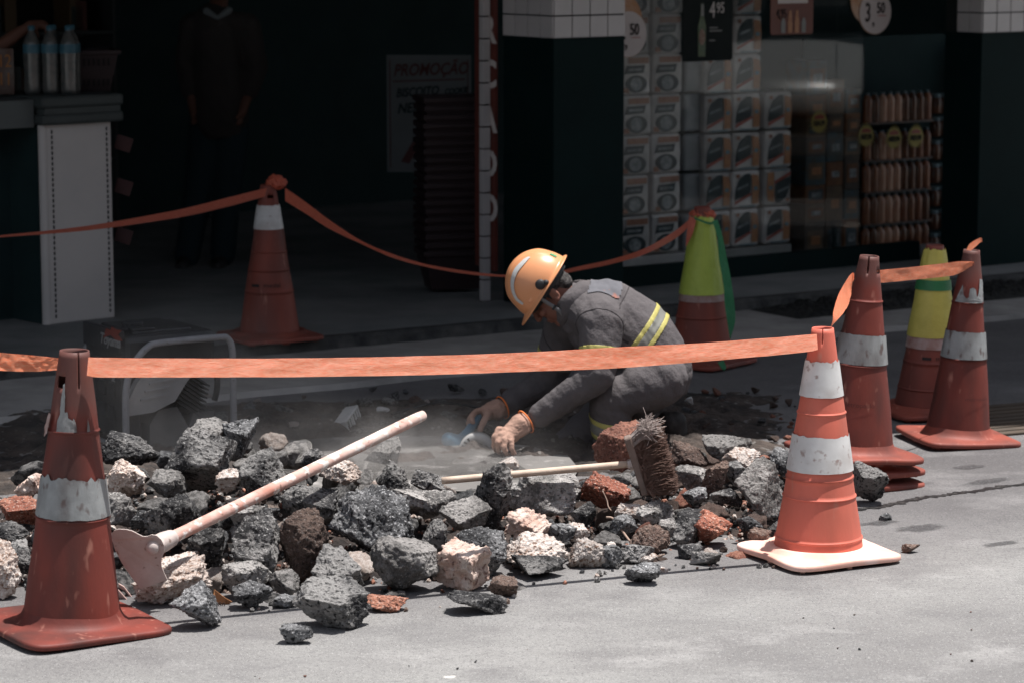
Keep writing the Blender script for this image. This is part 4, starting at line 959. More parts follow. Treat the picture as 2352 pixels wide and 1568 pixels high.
m_strap = M_('grey_webbing', (.17,.17,.17), rough=.8); m_boot = M_('black_boot', (.018,.017,.018), (.04,.038,.037), scale=20, rough=.6)
m_green_l = M_('green_sticker', (.06,.28,.12), rough=.5); m_refl = M_('silver_sticker', (.60,.60,.58), (.50,.50,.49), scale=60, rough=.4)
wk = thing('person', 'kneeling worker in grey overalls and orange hard hat bent over a power saw', 'person', (J(1420,1045,11.05).x, 11.05, 0))
E = J(1267,671,11.03)
fx = Vector((-.55,.0,-.835)).normalized(); ux = Vector((-.835,0,.55)).normalized(); lx = ux.cross(fx)
HM = Matrix(((fx.x,lx.x,ux.x),(fx.y,lx.y,ux.y),(fx.z,lx.z,ux.z)))   # columns: forward, left, up
HT = Matrix.Translation(E) @ HM.to_4x4()
def hp(x, y, z): return HT @ Vector((x,y,z))
def hball(bm, c, r, sub=3): return ball(bm, hp(*c), r, HM, sub)
def N1(px, py, Y): return J(px, py, Y)
jn = dict(pel=N1(1503,838,11.06), wai=N1(1452,788,11.06), che=N1(1392,738,11.05), ub=N1(1352,718,11.05), nk=N1(1310,690,11.04),
  shN=N1(1382,735,10.87), elN=N1(1374,862,10.80), wrN=N1(1222,965,10.86), shF=N1(1300,752,11.24), elF=N1(1262,872,11.30), wrF=N1(1160,930,11.22),
  hipN=N1(1508,868,10.95), knN=N1(1400,915,10.90), anN=N1(1408,1040,10.95), hipF=N1(1500,868,11.17), knF=N1(1318,1020,11.18), anF=N1(1520,1030,11.24))
# body under the clothes (one continuous mesh)
bm = bmesh.new()
hball(bm,(.0,0,.062),(.098,.078,.095)); hball(bm,(.040,0,-.030),(.058,.060,.085)); hball(bm,(.072,0,-.092),(.028,.032,.022)); hball(bm,(.03,0,-.06),(.05,.058,.045))
cap(bm, hp(.098,0,.025), .009, hp(.118,0,-.018), .013); hball(bm,(.110,.011,-.020),(.010,.008,.008)); hball(bm,(.110,-.011,-.020),(.010,.008,.008))
for s_ in (1,-1):
    hball(bm,(.088,s_*.028,.036),(.014,.026,.010)); hball(bm,(.078,s_*.036,-.012),(.022,.022,.018))
    hball(bm,(-.006,s_*.079,-.004),(.019,.008,.031)); hball(bm,(-.014,s_*.088,.002),(.012,.005,.024)); hball(bm,(.002,s_*.084,-.026),(.010,.007,.010))
hball(bm,(.098,0,-.052),(.010,.022,.006)); hball(bm,(.094,0,-.066),(.011,.019,.007))
chain(bm, [(hp(-.02,0,-.02),.055),(jn['nk'],.056),(jn['ub'],.09),(jn['che'],.12),(jn['wai'],.11),(jn['pel'],.12)])
for s_ in 'NF':
    chain(bm, [(jn['ub'],.08),(jn['sh'+s_],.060),(jn['el'+s_],.042),(jn['wr'+s_],.030)])
    chain(bm, [(jn['pel'],.11),(jn['hip'+s_],.09),(jn['kn'+s_],.060),(jn['an'+s_],.042)])
chain(bm, [(jn['wrN'],.030),(N1(1185,988,10.84),.034)]); chain(bm, [(jn['wrF'],.030),(N1(1135,945,11.20),.034)])
obj('body', remeshed(bm, .0042, 3, .45), m_skin, wk, True, True)
# eyes
bm = bmesh.new()
for s_ in (1,-1): hball(bm,(.083,s_*.030,.014),(.010,.012,.006),2)
obj('eyes', bm, M_('eye', (.05,.04,.04), rough=.2), wk, True, True)
# hair: back and sides under the helmet
bm = bmesh.new(); hball(bm,(-.030,0,.047),(.080,.082,.072)); hball(bm,(-.060,0,-.010),(.036,.060,.045)); cap(bm, hp(.01,.077,.03),.012, hp(.012,.077,-.005),.007); cap(bm, hp(.01,-.077,.03),.012, hp(.012,-.077,-.005),.007)
b2 = remeshed(bm, .005, 2)
for v in b2.verts: v.co += v.normal*.003*noise.noise(v.co*90)
obj('hair', b2, m_hair, wk, True, True)
# jacket
def wrinkle(b, amt, sc_, seed, joints=()):
    b.normal_update()
    for v in b.verts:
        p = v.co; n = noise.fractal(Vector(((p.x*.8+p.z*.6)*sc_*1.3, p.y*sc_*.5, (p.z*.8-p.x*.6)*sc_*.38))+Vector((seed,0,0)), .7, 2, 4)
        n = (abs(n)*-1.6+.35)
        k = 1.0
        f = 0
        for (j, ax, r_, a_) in joints:
            q = p-j; dd = q.length
            if dd < r_:
                g = (1-dd/r_); f += a_*g*(.6*math.sin(q.dot(ax)*95+5*noise.noise(p*9)))*(.5+noise.noise(p*6+Vector((seed,3,0))))
        v.co += v.normal*(n*amt*.45+f)
bm = bmesh.new()
chain(bm, [(jn['nk']+Vector((.012,0,-.004)),.078),(jn['ub'],.132),(jn['che'],.168),(jn['wai']+Vector((.008,0,.012)),.168),(jn['pel'],.156)])
for s_, y_ in (('N',-1),('F',1)):
    cap(bm, jn['ub']+Vector((0,y_*.03,0)), .105, jn['sh'+s_], .092)
    cap(bm, jn['che']+Vector((.02,y_*.05,-.02)), .125, jn['wai']+Vector((0,y_*.04,0)), .125)
    w_ = jn['wr'+s_]; e_ = jn['el'+s_]; c_ = w_.lerp(e_, .12)
    chain(bm, [(jn['sh'+s_],.092),(jn['sh'+s_].lerp(e_,.5),.080),(e_,.067),(e_.lerp(w_,.5),.057),(c_,.050)])
b2 = remeshed(bm, .0065, 9)
an_ = (jn['elN']-jn['shN']).normalized(); an2 = (jn['wrN']-jn['elN']).normalized(); an3 = (jn['wrF']-jn['elF']).normalized()
wrinkle(b2, .010, 7, 3, [(jn['elN'], an_, .15, .0055), (jn['wrN'].lerp(jn['elN'],.35), an2, .13, .0045), (jn['shN']+Vector((-.05,0,-.03)), (an_+Vector((.6,0,0))).normalized(), .16, .005), (jn['elF'], an3, .14, .005), (jn['wrF'].lerp(jn['elF'],.3), an3, .12, .004), (jn['wai']+Vector((0,-.1,-.08)), Vector((.8,0,.6)).normalized(), .2, .005)])
jacket = obj('jacket', b2, m_jack, wk, True, True)
# trousers
bm = bmesh.new()
chain(bm, [(jn['pel']+Vector((-.02,0,.01)),.142),(jn['pel']+Vector((.012,0,-.03)),.145)])
for s_, y_ in (('N',-1),('F',1)):
    chain(bm, [(jn['hip'+s_]+Vector((.01,0,0)),.118),(jn['hip'+s_].lerp(jn['kn'+s_],.55),.100),(jn['kn'+s_],.084),(jn['kn'+s_].lerp(jn['an'+s_],.45),.080),(jn['an'+s_],.066)])
b2 = remeshed(bm, .0075, 8)
wrinkle(b2, .015, 6, 9, [(jn['knN'], Vector((.3,0,1)).normalized(), .17, .006), (jn['hipN'].lerp(jn['knN'],.5), Vector((1,0,.3)).normalized(), .2, .005), (jn['anN']+Vector((0,0,.05)), Vector((0,0,1)), .14, .006), (jn['knF'], Vector((0,0,1)), .16, .006)])
trousers = obj('trousers', b2, m_jack, wk, True, True)
def band(src, name, P, n, h, mat, parent, off=.0035, cond=None, lab=None):
    n = n.normalized(); M = parent.matrix_world if False else Matrix.Translation(parent.location)
    b = bmesh.new(); b.from_mesh(src.data); bmesh.ops.transform(b, matrix=Matrix.Translation(wk.location), verts=b.verts)
    for pp, nn in ((P+n*h, n), (P-n*h, -n)):
        bmesh.ops.bisect_plane(b, geom=b.verts[:]+b.edges[:]+b.faces[:], plane_co=pp, plane_no=nn, clear_outer=True)
    if cond: bmesh.ops.delete(b, geom=[f for f in b.faces if not cond(f.calc_center_median())], context='FACES')
    b.normal_update()
    for v in b.verts: v.co += v.normal*off
    o = obj(name, b, mat, parent, True, True) if parent is wk else None
    if o is None:
        bmesh.ops.transform(b, matrix=Matrix.Translation(-wk.location), verts=b.verts); o = obj(name, b, mat, parent, True)
    o.modifiers.new('t','SOLIDIFY').thickness = .003; return o
def torso_band(px, py, k, h, mat):
    P = J(px, py, 11.0); a = J(1500,700,11.0)-J(1420,850,11.0); n = Vector((-a.z,0,a.x)).normalized()
    return P, n
far_arm = lambda c: True
tl = (J(1525,712,11)-J(1462,795,11)); tn = Vector((-tl.z,0,tl.x)).normalized()
def on_torso(c): return (c-jn['elN']).length > .12 and (c-jn['elF']).length > .12
P0 = J(1497,752,11.0)
for off_, h_, mt in ((-.026,.009,m_hivis),(.0,.017,m_hgrey),(.026,.009,m_hivis)): band(jacket, 'reflective_band', P0+tn*off_, tn, h_, mt, jacket, cond=lambda c: on_torso(c) and c.x > J(1400,700,11).x)
for s_, y_, fr_ in (('N',-1,.56),('F',1,.5)):
    e_, h_ = jn['el'+s_], jn['sh'+s_]; n_ = (e_-h_).normalized(); P_ = h_.lerp(e_, fr_)
    cd = (lambda c, P_=P_: (c-P_).length < .115 and (c.y < 10.99 if P_.y < 11 else c.y > 11.12))
    band(jacket, 'reflective_band', P_, n_, .009, m_hivis, jacket, cond=cd); band(jacket, 'reflective_band', P_+n_*.026, n_, .016, m_hgrey, jacket, cond=cd)
nk_ = (jn['anN']-jn['knN']).normalized(); PS = jn['knN'].lerp(jn['anN'], .52)+Vector((0,0,0)); nk_ = (nk_+Vector((-.22,0,0))).normalized()
for off_, h_, mt in ((-.030,.010,m_hivis),(.0,.020,m_hgrey),(.030,.010,m_hivis)): band(trousers, 'reflective_band', PS+nk_*off_, nk_, h_, mt, trousers, cond=lambda c: (c-PS).length < .16 and c.y < 11.06)
for s_, y_ in (('N',-1),('F',1)):          # armhole seams
    e_, h_ = jn['el'+s_], jn['sh'+s_]; n_ = ((e_-h_).normalized()+Vector((-.2,y_*.9,.0))).normalized(); P_ = h_.lerp(e_, .12)
    band(jacket, 'seam', P_, n_, .0022, m_seam, jacket, off=.0012, cond=(lambda c, P_=P_: (c-P_).length < .13))
band(jacket, 'seam', J(1425,690,11.0), tn, .0022, m_seam, jacket, off=.0012, cond=lambda c: on_torso(c) and c.z > J(1400,760,11).z and abs(c.y-11.0) < .16)
# collar
bm = bmesh.new(); nc = jn['nk']; ang_n = (hp(-.02,0,-.03)-jn['ub']).normalized(); a1 = Vector((0,1,0)); a2 = ang_n.cross(a1).normalized(); rows = []
for i,(r_, h_) in enumerate(((.082,-.040),(.080,.0),(.078,.030),(.084,.034),(.096,.010),(.104,-.022),(.100,-.026))):
    rows.append([bm.verts.new(nc + a1*math.cos(k*2*math.pi/48)*r_*.95 + a2*math.sin(k*2*math.pi/48)*r_*1.02 + ang_n*(h_+.012*math.cos(k*2*math.pi/48*2)-.006+ .004*noise.noise(Vector((k*.3,i,0))))) for k in range(48)])
for i in range(len(rows)-1):
    for k in range(48): bm.faces.new((rows[i][k], rows[i][(k+1)%48], rows[i+1][(k+1)%48], rows[i+1][k]))
o = obj('collar', bm, m_jack, jacket, True); o.data.transform(Matrix.Translation(-wk.location)); o.modifiers.new('t','SOLIDIFY').thickness = .004
# faded logo patch on the upper back
b = bmesh.new(); b.from_mesh(jacket.data); bmesh.ops.transform(b, matrix=Matrix.Translation(wk.location), verts=b.verts); b.normal_update()
pc = J(1404,628,11.0)
bmesh.ops.delete(b, geom=[f for f in b.faces if not (abs((f.calc_center_median()-pc).dot(Vector((.93,0,-.36)))) < .060 and abs(f.calc_center_median().y-11.02) < .085 and f.normal.z > .45)], context='FACES')
for v in b.verts: v.co += v.normal*.004
bmesh.ops.transform(b, matrix=Matrix.Translation(-wk.location), verts=b.verts); obj('back_patch', b, M_('faded_print', (.13,.13,.145), (.105,.105,.118), scale=18, rough=.8, specks=[((.42,.14,.08),14,.62,.1)]), jacket, True)
# helmet
def dome(u, v, off=0):                    # u around (0 = front), v from rim 0 to crown pi/2
    rx, ry, rz = .137+off, .114+off, .150+off
    c = hp(-.004+rx*math.cos(u)*math.cos(v), ry*math.sin(u)*math.cos(v), .040+rz*math.sin(v)); return c
bm = bmesh.new(); nu, nv_ = 96, 30; rows = []
for j in range(nv_+1):
    v = j/nv_*math.pi/2*.995; row = []
    for i in range(nu):
        u = i*2*math.pi/nu; o_ = 0
        yy = math.sin(u)*math.cos(v)*.114
        if v > .35: o_ = .006*math.exp(-(yy/.012)**2)*min(1,(v-.35)*3) + .0035*math.exp(-((abs(yy)-.035)/.006)**2)*min(1,(v-.35)*3)
        row.append(bm.verts.new(dome(u, v, o_)))
    rows.append(row)
for j in range(nv_):
    for i in range(nu): bm.faces.new((rows[j][i], rows[j][(i+1)%nu], rows[j+1][(i+1)%nu], rows[j+1][i]))
# brim
prev = rows[0]
for e_, dz in ((.006,-.002),(.012,-.006),(.013,-.010)):
    row = []
    for i in range(nu):
        u = i*2*math.pi/nu; vis = max(0, math.cos(u))**1.5; ex = e_*(1+ (2.2*vis)); 
        c = hp(-.004+(.137+ex)*math.cos(u), (.114+e_*(1+1.0*vis))*math.sin(u), .040+dz-(.006*vis*e_/.012)+(.0)); row.append(bm.verts.new(c))
    for i in range(nu): bm.faces.new((prev[i], row[i], row[(i+1)%nu], prev[(i+1)%nu]))
    prev = row
bmesh.ops.recalc_face_normals(bm, faces=bm.faces)
hat = obj('hard_hat', bm, m_hat, wk, True, True); hat.modifiers.new('t','SOLIDIFY').thickness = .003
def hatpatch(name, pts, mat, off=.003, wd=.016, taper=True):   # strip of the dome along (u, v) path on the near side
    bm = bmesh.new(); P_ = spline([Vector((a,b,0)) for a,b in pts], 8); prev = None
    for i, p in enumerate(P_):
        t_ = (P_[min(i+1,len(P_)-1)]-P_[max(i-1,0)]).normalized(); n_ = Vector((-t_.y,t_.x,0)); k = i/(len(P_)-1); w_ = wd*(math.sin(math.pi*(.08+.84*k))**.6 if taper else 1)/.13
        r_ = [bm.verts.new(dome(*(p+n_*w_*q)[:2], off)) for q in (-1,-.5,0,.5,1)]
        if prev:
            for q in range(4): bm.faces.new((prev[q], prev[q+1], r_[q+1], r_[q]))
        prev = r_
    bmesh.ops.transform(bm, matrix=Matrix.Translation(-wk.location), verts=bm.verts); return obj(name, bm, mat, hat, True)
near = -1 if lx.y > 0 else 1              # sign of u for the side facing the camera
hatpatch('reflective_sticker', [(near*.78,.22),(near*.72,.50),(near*.95,.83),(near*1.5,1.0),(near*2.15,.92),(near*2.4,.84)], m_refl, wd=.013)
hatpatch('green_sticker', [(near*2.75,.16),(near*2.78,.34)], m_green_l, wd=.007, taper=False)
def hside(x, z, r_, th, mat, name, parent=hat):
    y_ = math.sqrt(max(.0001, 1-((x+.004)/.137)**2-((z-.04)/.150)**2))*.114
    c = hp(x, near*y_, z); bm = bmesh.new(); ball(bm, (0,0,0), (r_,th,r_), HM); 
    for v in bm.verts: v.co += c
    bmesh.ops.transform(bm, matrix=Matrix.Translation(-wk.location), verts=bm.verts); return obj(name, bm, mat, parent, True)
hside(-.012, .062, .021, .012, m_blk, 'side_clip'); hside(-.030, .048, .012, .012, m_blk, 'clip_tab')
bm = bmesh.new(); box(bm, hp(.055, near*.098, .058), (.034,.010,.014), HM, bev=.003); bmesh.ops.transform(bm, matrix=Matrix.Translation(-wk.location), verts=bm.verts); obj('slot_cover', bm, m_hat, hat)
# chin strap and headband
bm = bmesh.new(); sy = near
def sweep(bm, pts, wv, w_, th):
    prev = None
    for p in pts:
        r_ = [bm.verts.new(p+wv*w_), bm.verts.new(p-wv*w_)]
        if prev: bm.faces.new((prev[0], prev[1], r_[1], r_[0]))
        prev = r_
for s_ in (1,-1): sweep(bm, spline([hp(.034,s_*.098,.05),hp(.036,s_*.088,.01),hp(.036,s_*.080,-.04),hp(.045,s_*.062,-.085),hp(.060,s_*.02,-.112)],8), fx, .0075, .002)
o = obj('chin_strap', bm, m_strap, wk, True, True); o.modifiers.new('t','SOLIDIFY').thickness = .0025
bm = bmesh.new(); box(bm, hp(.037, near*.083, -.035), (.022,.006,.010), HM, bev=.002); obj('buckle', bm, m_blk, wk, False, True)
bm = bmesh.new(); n_ = 60; rr_ = [[bm.verts.new(hp(-.004+.112*math.cos(k*2*math.pi/n_), .092*math.sin(k*2*math.pi/n_), z)) for k in range(n_)] for z in (.012,.045)]
for k in range(n_): bm.faces.new((rr_[0][k], rr_[0][(k+1)%n_], rr_[1][(k+1)%n_], rr_[1][k]))
o = obj('headband', bm, m_blk, hat, True); o.data.transform(Matrix.Translation(-wk.location)); o.modifiers.new('t','SOLIDIFY').thickness = .003
# gloves
def glove(label, wrist, palm, palm_r, fingers, thumb, cuffdir, cr):
    bm = bmesh.new(); chain(bm, [(wrist, cr), (wrist.lerp(palm,.5), cr*.86), (palm, palm_r)])
    for f in fingers+[thumb]:
        chain(bm, [(palm.lerp(f[0][0],.35), palm_r*.75)]+f)
    b2 = remeshed(bm, .0030, 3, .4); b2.normal_update()
    for v in b2.verts: v.co += v.normal*(.0035*noise.fractal(v.co*32, .7, 2, 3))
    g = obj('glove', b2, m_glv, wk, True, True); g['label'] = label
    n_ = cuffdir.normalized(); a1 = n_.orthogonal().normalized(); a2 = n_.cross(a1); bm = bmesh.new(); c_ = wrist-n_*(cr*.55)
    pts = [c_+(a1*math.cos(k*2*math.pi/32)+a2*math.sin(k*2*math.pi/32))*cr*1.03 for k in range(33)]; tube(bm, pts, .0032, 8, False)
    bmesh.ops.transform(bm, matrix=Matrix.Translation(-wk.location), verts=bm.verts); obj('cuff_binding', bm, m_cuff, g, True)
w1 = J(1196,975,10.84); pm = J(1166,1000,10.81)
def fg(*q): return [(J(x,y,Y), r_) for x,y,Y,r_ in q]
glove('near glove closed over the saw knob', w1, pm, .036,
  [fg((1146,985,10.78,.0125),(1136,1003,10.76,.0115),(1134,1022,10.78,.0105),(1141,1036,10.81,.0095)),
   fg((1150,998,10.76,.0125),(1143,1016,10.74,.0115),(1145,1034,10.76,.0105),(1152,1044,10.80,.0095)),
   fg((1160,1008,10.75,.0120),(1158,1028,10.735,.0110),(1163,1042,10.76,.0100),(1170,1046,10.80,.0090)),
   fg((1174,1012,10.76,.0110),(1175,1030,10.75,.0100),(1180,1042,10.77,.0092),(1185,1043,10.80,.0085))],
  fg((1180,1006,10.86,.0135),(1160,1022,10.88,.0125),(1150,1030,10.88,.0110)), jn['wrN']*-1+pm, .046)
w2 = J(1142,940,11.20); pm2 = J(1120,947,11.18)
glove('far glove wrapped round the blue grip', w2, pm2, .034,
  [fg((1104,941,11.16,.0125),(1090,946,11.13,.0115),(1082,958,11.10,.0105),(1086,970,11.09,.0095)),
   fg((1102,944,11.19,.0125),(1086,950,11.17,.0115),(1078,964,11.15,.0105),(1081,976,11.13,.0095)),
   fg((1102,948,11.22,.0120),(1084,956,11.20,.0110),(1075,970,11.19,.0100),(1078,983,11.17,.0090)),
   fg((1104,952,11.24,.0110),(1086,962,11.23,.0100),(1078,976,11.22,.0092),(1079,988,11.21,.0085))],
  fg((1118,956,11.12,.0140),(1109,971,11.08,.0130),(1103,986,11.07,.0115)), jn['wrF']*-1+pm2, .045)
# boots
def boot(an, heel, toe, up_=.02):
    bm = bmesh.new(); chain(bm, [(an,.058),(heel,.046)]); chain(bm, [(heel,.044),(heel.lerp(toe,.5),.047),(toe,.042)]); cap(bm, an, .055, heel.lerp(toe,.4), .046)
    obj('boot', remeshed(bm, .006, 4), m_boot, wk, True, True)
boot(jn['anN']+Vector((0,0,.02)), J(1428,1062,10.95), J(1330,1066,10.90)); boot(N1(1535,975,11.24), N1(1552,968,11.24), N1(1556,1036,11.24))

# ---------------- power saw ----------------
m_blue = M_('blue_tool_plastic', (.05,.16,.26), (.10,.22,.31), scale=14, rough=.5); m_alu = M_('dusty_aluminium', (.42,.42,.41), (.30,.30,.30), scale=12, rough=.5, metal=.1)
YS = 11.02; sp_ = J(1070,1050,YS); sw = thing('power_saw', 'dusty blue circular saw with a silver blade guard in the gloved hands', 'power saw', (sp_.x, sp_.y, max(0, sp_.z)))
bm = bmesh.new(); chain(bm, [(J(1101,950,11.17),.019),(J(1090,968,11.15),.018),(J(1076,990,11.12),.019),(J(1062,1008,11.08),.025),(J(1047,1016,11.05),.034)]); obj('grip', remeshed(bm,.004,3), m_blue, sw, True, True)
bm = bmesh.new(); chain(bm, [(J(1030,1008,11.00),.030),(J(1045,1018,11.02),.040),(J(1060,1026,11.04),.036)]); cap(bm, J(1032,1020,11.0), .026, J(1052,1034,11.0), .024); obj('motor_housing', remeshed(bm,.004,3), m_blue, sw, True, True)
gc = J(1096,1034,10.98); bm = bmesh.new()
for (r0_, r1_, y0_, y1_) in ((.036,.066,-.022,.022),):
    n_ = 40; rows = []
    for k in range(n_+1):
        th = R(-15+215*k/n_); cc_, ss = math.cos(th), math.sin(th)
        rows.append([bm.verts.new(gc+Vector((cc_*r, y, ss*r))) for r,y in ((r0_,y0_),(r1_,y0_),(r1_+.004,y0_+.006),(r1_+.004,y1_),(r0_,y1_))])
    for k in range(n_):
        for q in range(4): bm.faces.new((rows[k][q], rows[k+1][q], rows[k+1][q+1], rows[k][q+1]))
guard = obj('blade_guard', bm, m_alu, sw, True, True); guard.modifiers.new('t','SOLIDIFY').thickness = .003
bm = bmesh.new()
for k in range(5):
    th = R(125+17*k); box(bm, gc+Vector((math.cos(th)*.058, -.024, math.sin(th)*.058)), (.008,.004,.014), Matrix.Rotation(-th+math.pi/2,3,'Y'))
obj('vent_slots', bm, m_dark, sw, False, True)
bm = bmesh.new(); tube(bm, [gc+Vector((0,-.012,0)), gc+Vector((0,-.009,0))], .072, 40); obj('blade', bm, M_('saw_blade', (.12,.12,.12), rough=.35, metal=.6), sw, False, True)
bm = bmesh.new(); tube(bm, [gc+Vector((0,-.03,0)), gc+Vector((0,-.012,0))], .018, 20); obj('arbor_nut', bm, m_alu, sw, False, True)
bm = bmesh.new(); box(bm, (J(1075,1060,YS)), (.20,.10,.005), Matrix.Rotation(R(12),3,'Y')); box(bm, J(1046,1048,YS), (.008,.02,.05)); obj('base_plate', bm, m_alu, sw, False, True)
bm = bmesh.new(); tube(bm, spline([J(1120,985,11.18),J(1160,1010,11.25),J(1205,1030,11.3),J(1240,1015,11.3),J(1250,990,11.35),J(1240,970,11.5),J(1200,960,11.7),J(1100,935,11.8),J(1000,925,11.9),J(900,950,11.7)],8), .005, 8); obj('power_cord', bm, m_blk, sw, True, True)
# ---------------- the shop ----------------
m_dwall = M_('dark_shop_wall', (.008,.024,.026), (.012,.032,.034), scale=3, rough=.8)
m_blackp = M_('black_pillar_paint', (.0022,.011,.0115), (.003,.014,.0145), scale=4, rough=.6, spec=.08, bump=.1, bscale=12)
m_tile = M_('white_glazed_tile', (.50,.47,.47), (.44,.42,.42), scale=3, rough=.25, spec=.5)
m_grout = M_('dark_grout', (.012,.016,.016), rough=.9)
m_fac = M_('upper_facade_render', (.30,.28,.26), (.24,.22,.21), scale=2, rough=.9)
def wb(bm, a0, a1, b0, b1, z0, z1, bev=0):  # box in shop frame coordinates
    return box(bm, ((a0+a1)/2, (b0+b1)/2, (z0+z1)/2), (a1-a0, b1-b0, z1-z0), bev=bev)
def wobj(name, bm, mat, parent=None, smooth=False):    # shop-frame geometry, parent = Empty placed with the shop rotation
    return obj(name, bm, mat, parent, smooth)
SR = math.atan2(U.y, U.x)
def wthing(name, label, cat, a=0, b=0, z=0, group=None): return thing(name, label, cat, W(a, b, z), SR, group)
aR, _ = inshop(2250, 300, 0.0)            # left front corner of the right-hand pillar
SH = 3.05
bld = wthing('shop_building', 'dark open-fronted grocery shop behind the works with a wide glazed window', 'building')
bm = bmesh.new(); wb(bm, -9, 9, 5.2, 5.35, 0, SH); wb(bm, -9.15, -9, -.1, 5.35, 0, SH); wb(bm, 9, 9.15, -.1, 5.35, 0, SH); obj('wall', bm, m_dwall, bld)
bm = bmesh.new(); wb(bm, -9.15, 9.15, -.1, 5.35, SH, SH+.2); obj('ceiling', bm, m_dwall, bld)
bm = bmesh.new(); wb(bm, -9.15, 9.15, .0, 5.35, SH+.21, 8.5); obj('upper_wall', bm, m_fac, bld)
for k in range(8):
    bm = bmesh.new(); wb(bm, -8.4+2.2*k, -7.2+2.2*k, -.02, -.003, 4.6, 6.0); obj('window', bm, m_blackp, bld)
bm = bmesh.new(); wb(bm, .46, aR, .47, .53, ZS, .17); obj('plinth', bm, m_blackp, bld)
bm = bmesh.new(); wb(bm, .46, aR, .47, .56, 2.35, SH); obj('lintel', bm, m_blackp, bld)
# canopy over the pavement: out of view, outline shaped to set where shade falls
E0 = G(0,1085); E1 = G(2352,982); k_ = 3.25/S.z
e0 = E0+S*k_; e1 = E1+S*k_; dd = (e1-e0).normalized(); nn = Vector((-dd.y, dd.x, 0))
bm = bmesh.new(); q = [e0-dd*6, e1+dd*3.3, e1+dd*3.3+nn*7, e0-dd*6+nn*8]
v0 = [bm.verts.new((p.x,p.y,3.26)) for p in q]; v1 = [bm.verts.new((p.x,p.y,3.44)) for p in q]
bm.faces.new(v0[::-1]); bm.faces.new(v1)
for i in range(4): bm.faces.new((v0[i], v0[(i+1)%4], v1[(i+1)%4], v1[i]))
cp = obj('canopy', bm, m_fac, bld, False, True)
# pillars
def pillar(a0, wd, dp, label, ztile, cols):
    t = wthing('pillar', label, 'pillar', a0, 0, 0, 'pillars of the shop front')
    bm = bmesh.new(); wb(bm, .004, wd-.004, .004, dp-.004, ZS, SH); obj('core', bm, m_grout, t)
    bm = bmesh.new(); wb(bm, 0, wd, 0, dp, ZS, ztile, bev=.004); wb(bm, -.004, wd+.004, -.004, dp+.004, ztile-.012, ztile+.002); obj('black_cladding', bm, m_blackp, t)
    bm = bmesh.new(); s = .116
    nz_ = int((SH-ztile)/s)+1
    for j in range(nz_):
        z0 = ztile+.006+j*s; 
        if z0+s > SH: break
        for i in range(int(wd/s+.3)):
            wb(bm, i*wd/round(wd/s)+.0035, (i+1)*wd/round(wd/s)-.0035, -.006, .006, z0, z0+s-.007, bev=.0015)
        for i in range(int(dp/s+.3)):
            wb(bm, -.006, .006, i*dp/round(dp/s)+.0035, (i+1)*dp/round(dp/s)-.0035, z0, z0+s-.007, bev=.0015)
    obj('white_tiles', bm, m_tile, t); return t
zt = inshop(1270, 91, 0)[1]; pillar(0, .464, .44, 'black pillar with white tiles on top beside the shop window, behind the helmet', zt, 4)
zt2 = inshop(2260, 78, 0)[1]; pillar(aR, .9, .30, 'black pillar with white tiles on top at the right edge', zt2, 4)
# narrow tiled jamb and vertical sign
t = wthing('tiled_jamb', 'narrow white tiled post left of the red vertical sign', 'post', -.105, .48, 0)
bm = bmesh.new(); wb(bm, .003, .041, .003, .027, ZS, SH); obj('core', bm, m_grout, t); bm = bmesh.new()
for j in range(25): wb(bm, -.002, .046, -.004, .03, ZS+.004+j*.116, ZS+.113+j*.116, bev=.0015)
obj('white_tiles', bm, m_tile, t)
m_red = M_('red_sign_board', (.15,.040,.030), (.11,.032,.026), scale=5, rough=.5); m_let = M_('cream_letter', (.55,.50,.48), rough=.6)
t = wthing('vertical_sign', 'red vertical sign board with white capital letters behind the tiled post', 'sign', -.03, .445, 0)
bm = bmesh.new(); zb = .24; prism(bm, [(0,0),(.18,-.02),(.18,0),(.18,2.75),(0,2.75)], .02, Matrix.Translation((0,.185,zb)) @ Matrix(((0,0,-1,0),(-1,0,0,0),(0,1,0,0),(0,0,0,1)))); bmesh.ops.recalc_face_normals(bm, faces=bm.faces); obj('board', bm, m_red, t)
for k, ch in enumerate('MERCADO'):
    zc = inshop(1140, 478-102*(6-k), .53)[1]
    writing(ch, .20, Matrix.Translation((-.024,.052,zc)) @ ML, m_let, t, font_off=.006)
# glass
m_glass = bpy.data.materials.new('window_glass'); m_glass.use_nodes = True; tn_ = m_glass.node_tree; NN = tn_.nodes; NN.remove(NN['Principled BSDF'])
tr = NN.new('ShaderNodeBsdfTransparent'); tr.inputs[0].default_value = (.94,.96,.96,1); gl = NN.new('ShaderNodeBsdfGlossy'); gl.inputs['Roughness'].default_value = .02
lw = NN.new('ShaderNodeLayerWeight'); pw5 = NN.new('ShaderNodeMath'); pw5.operation = 'POWER'; pw5.inputs[1].default_value = 4; tn_.links.new(lw.outputs['Facing'], pw5.inputs[0]); lw.inputs[0].default_value = .5
fr = NN.new('ShaderNodeMath'); fr.operation = 'MULTIPLY_ADD'; fr.inputs[1].default_value = .62; fr.inputs[2].default_value = .012; tn_.links.new(pw5.outputs[0], fr.inputs[0]); mxs = NN.new('ShaderNodeMixShader')
tn_.links.new(fr.outputs[0], mxs.inputs[0]); tn_.links.new(tr.outputs[0], mxs.inputs[1]); tn_.links.new(gl.outputs[0], mxs.inputs[2]); tn_.links.new(mxs.outputs[0], NN['Material Output'].inputs[0])
am1 = inshop(1625, 400, .5)[0]; am2 = inshop(1918, 300, .5)[0]; aE = inshop(2200, 300, .5)[0]
t = wthing('shop_window', 'large frameless shop window in front of the stacked goods', 'window', 0, .5, 0)
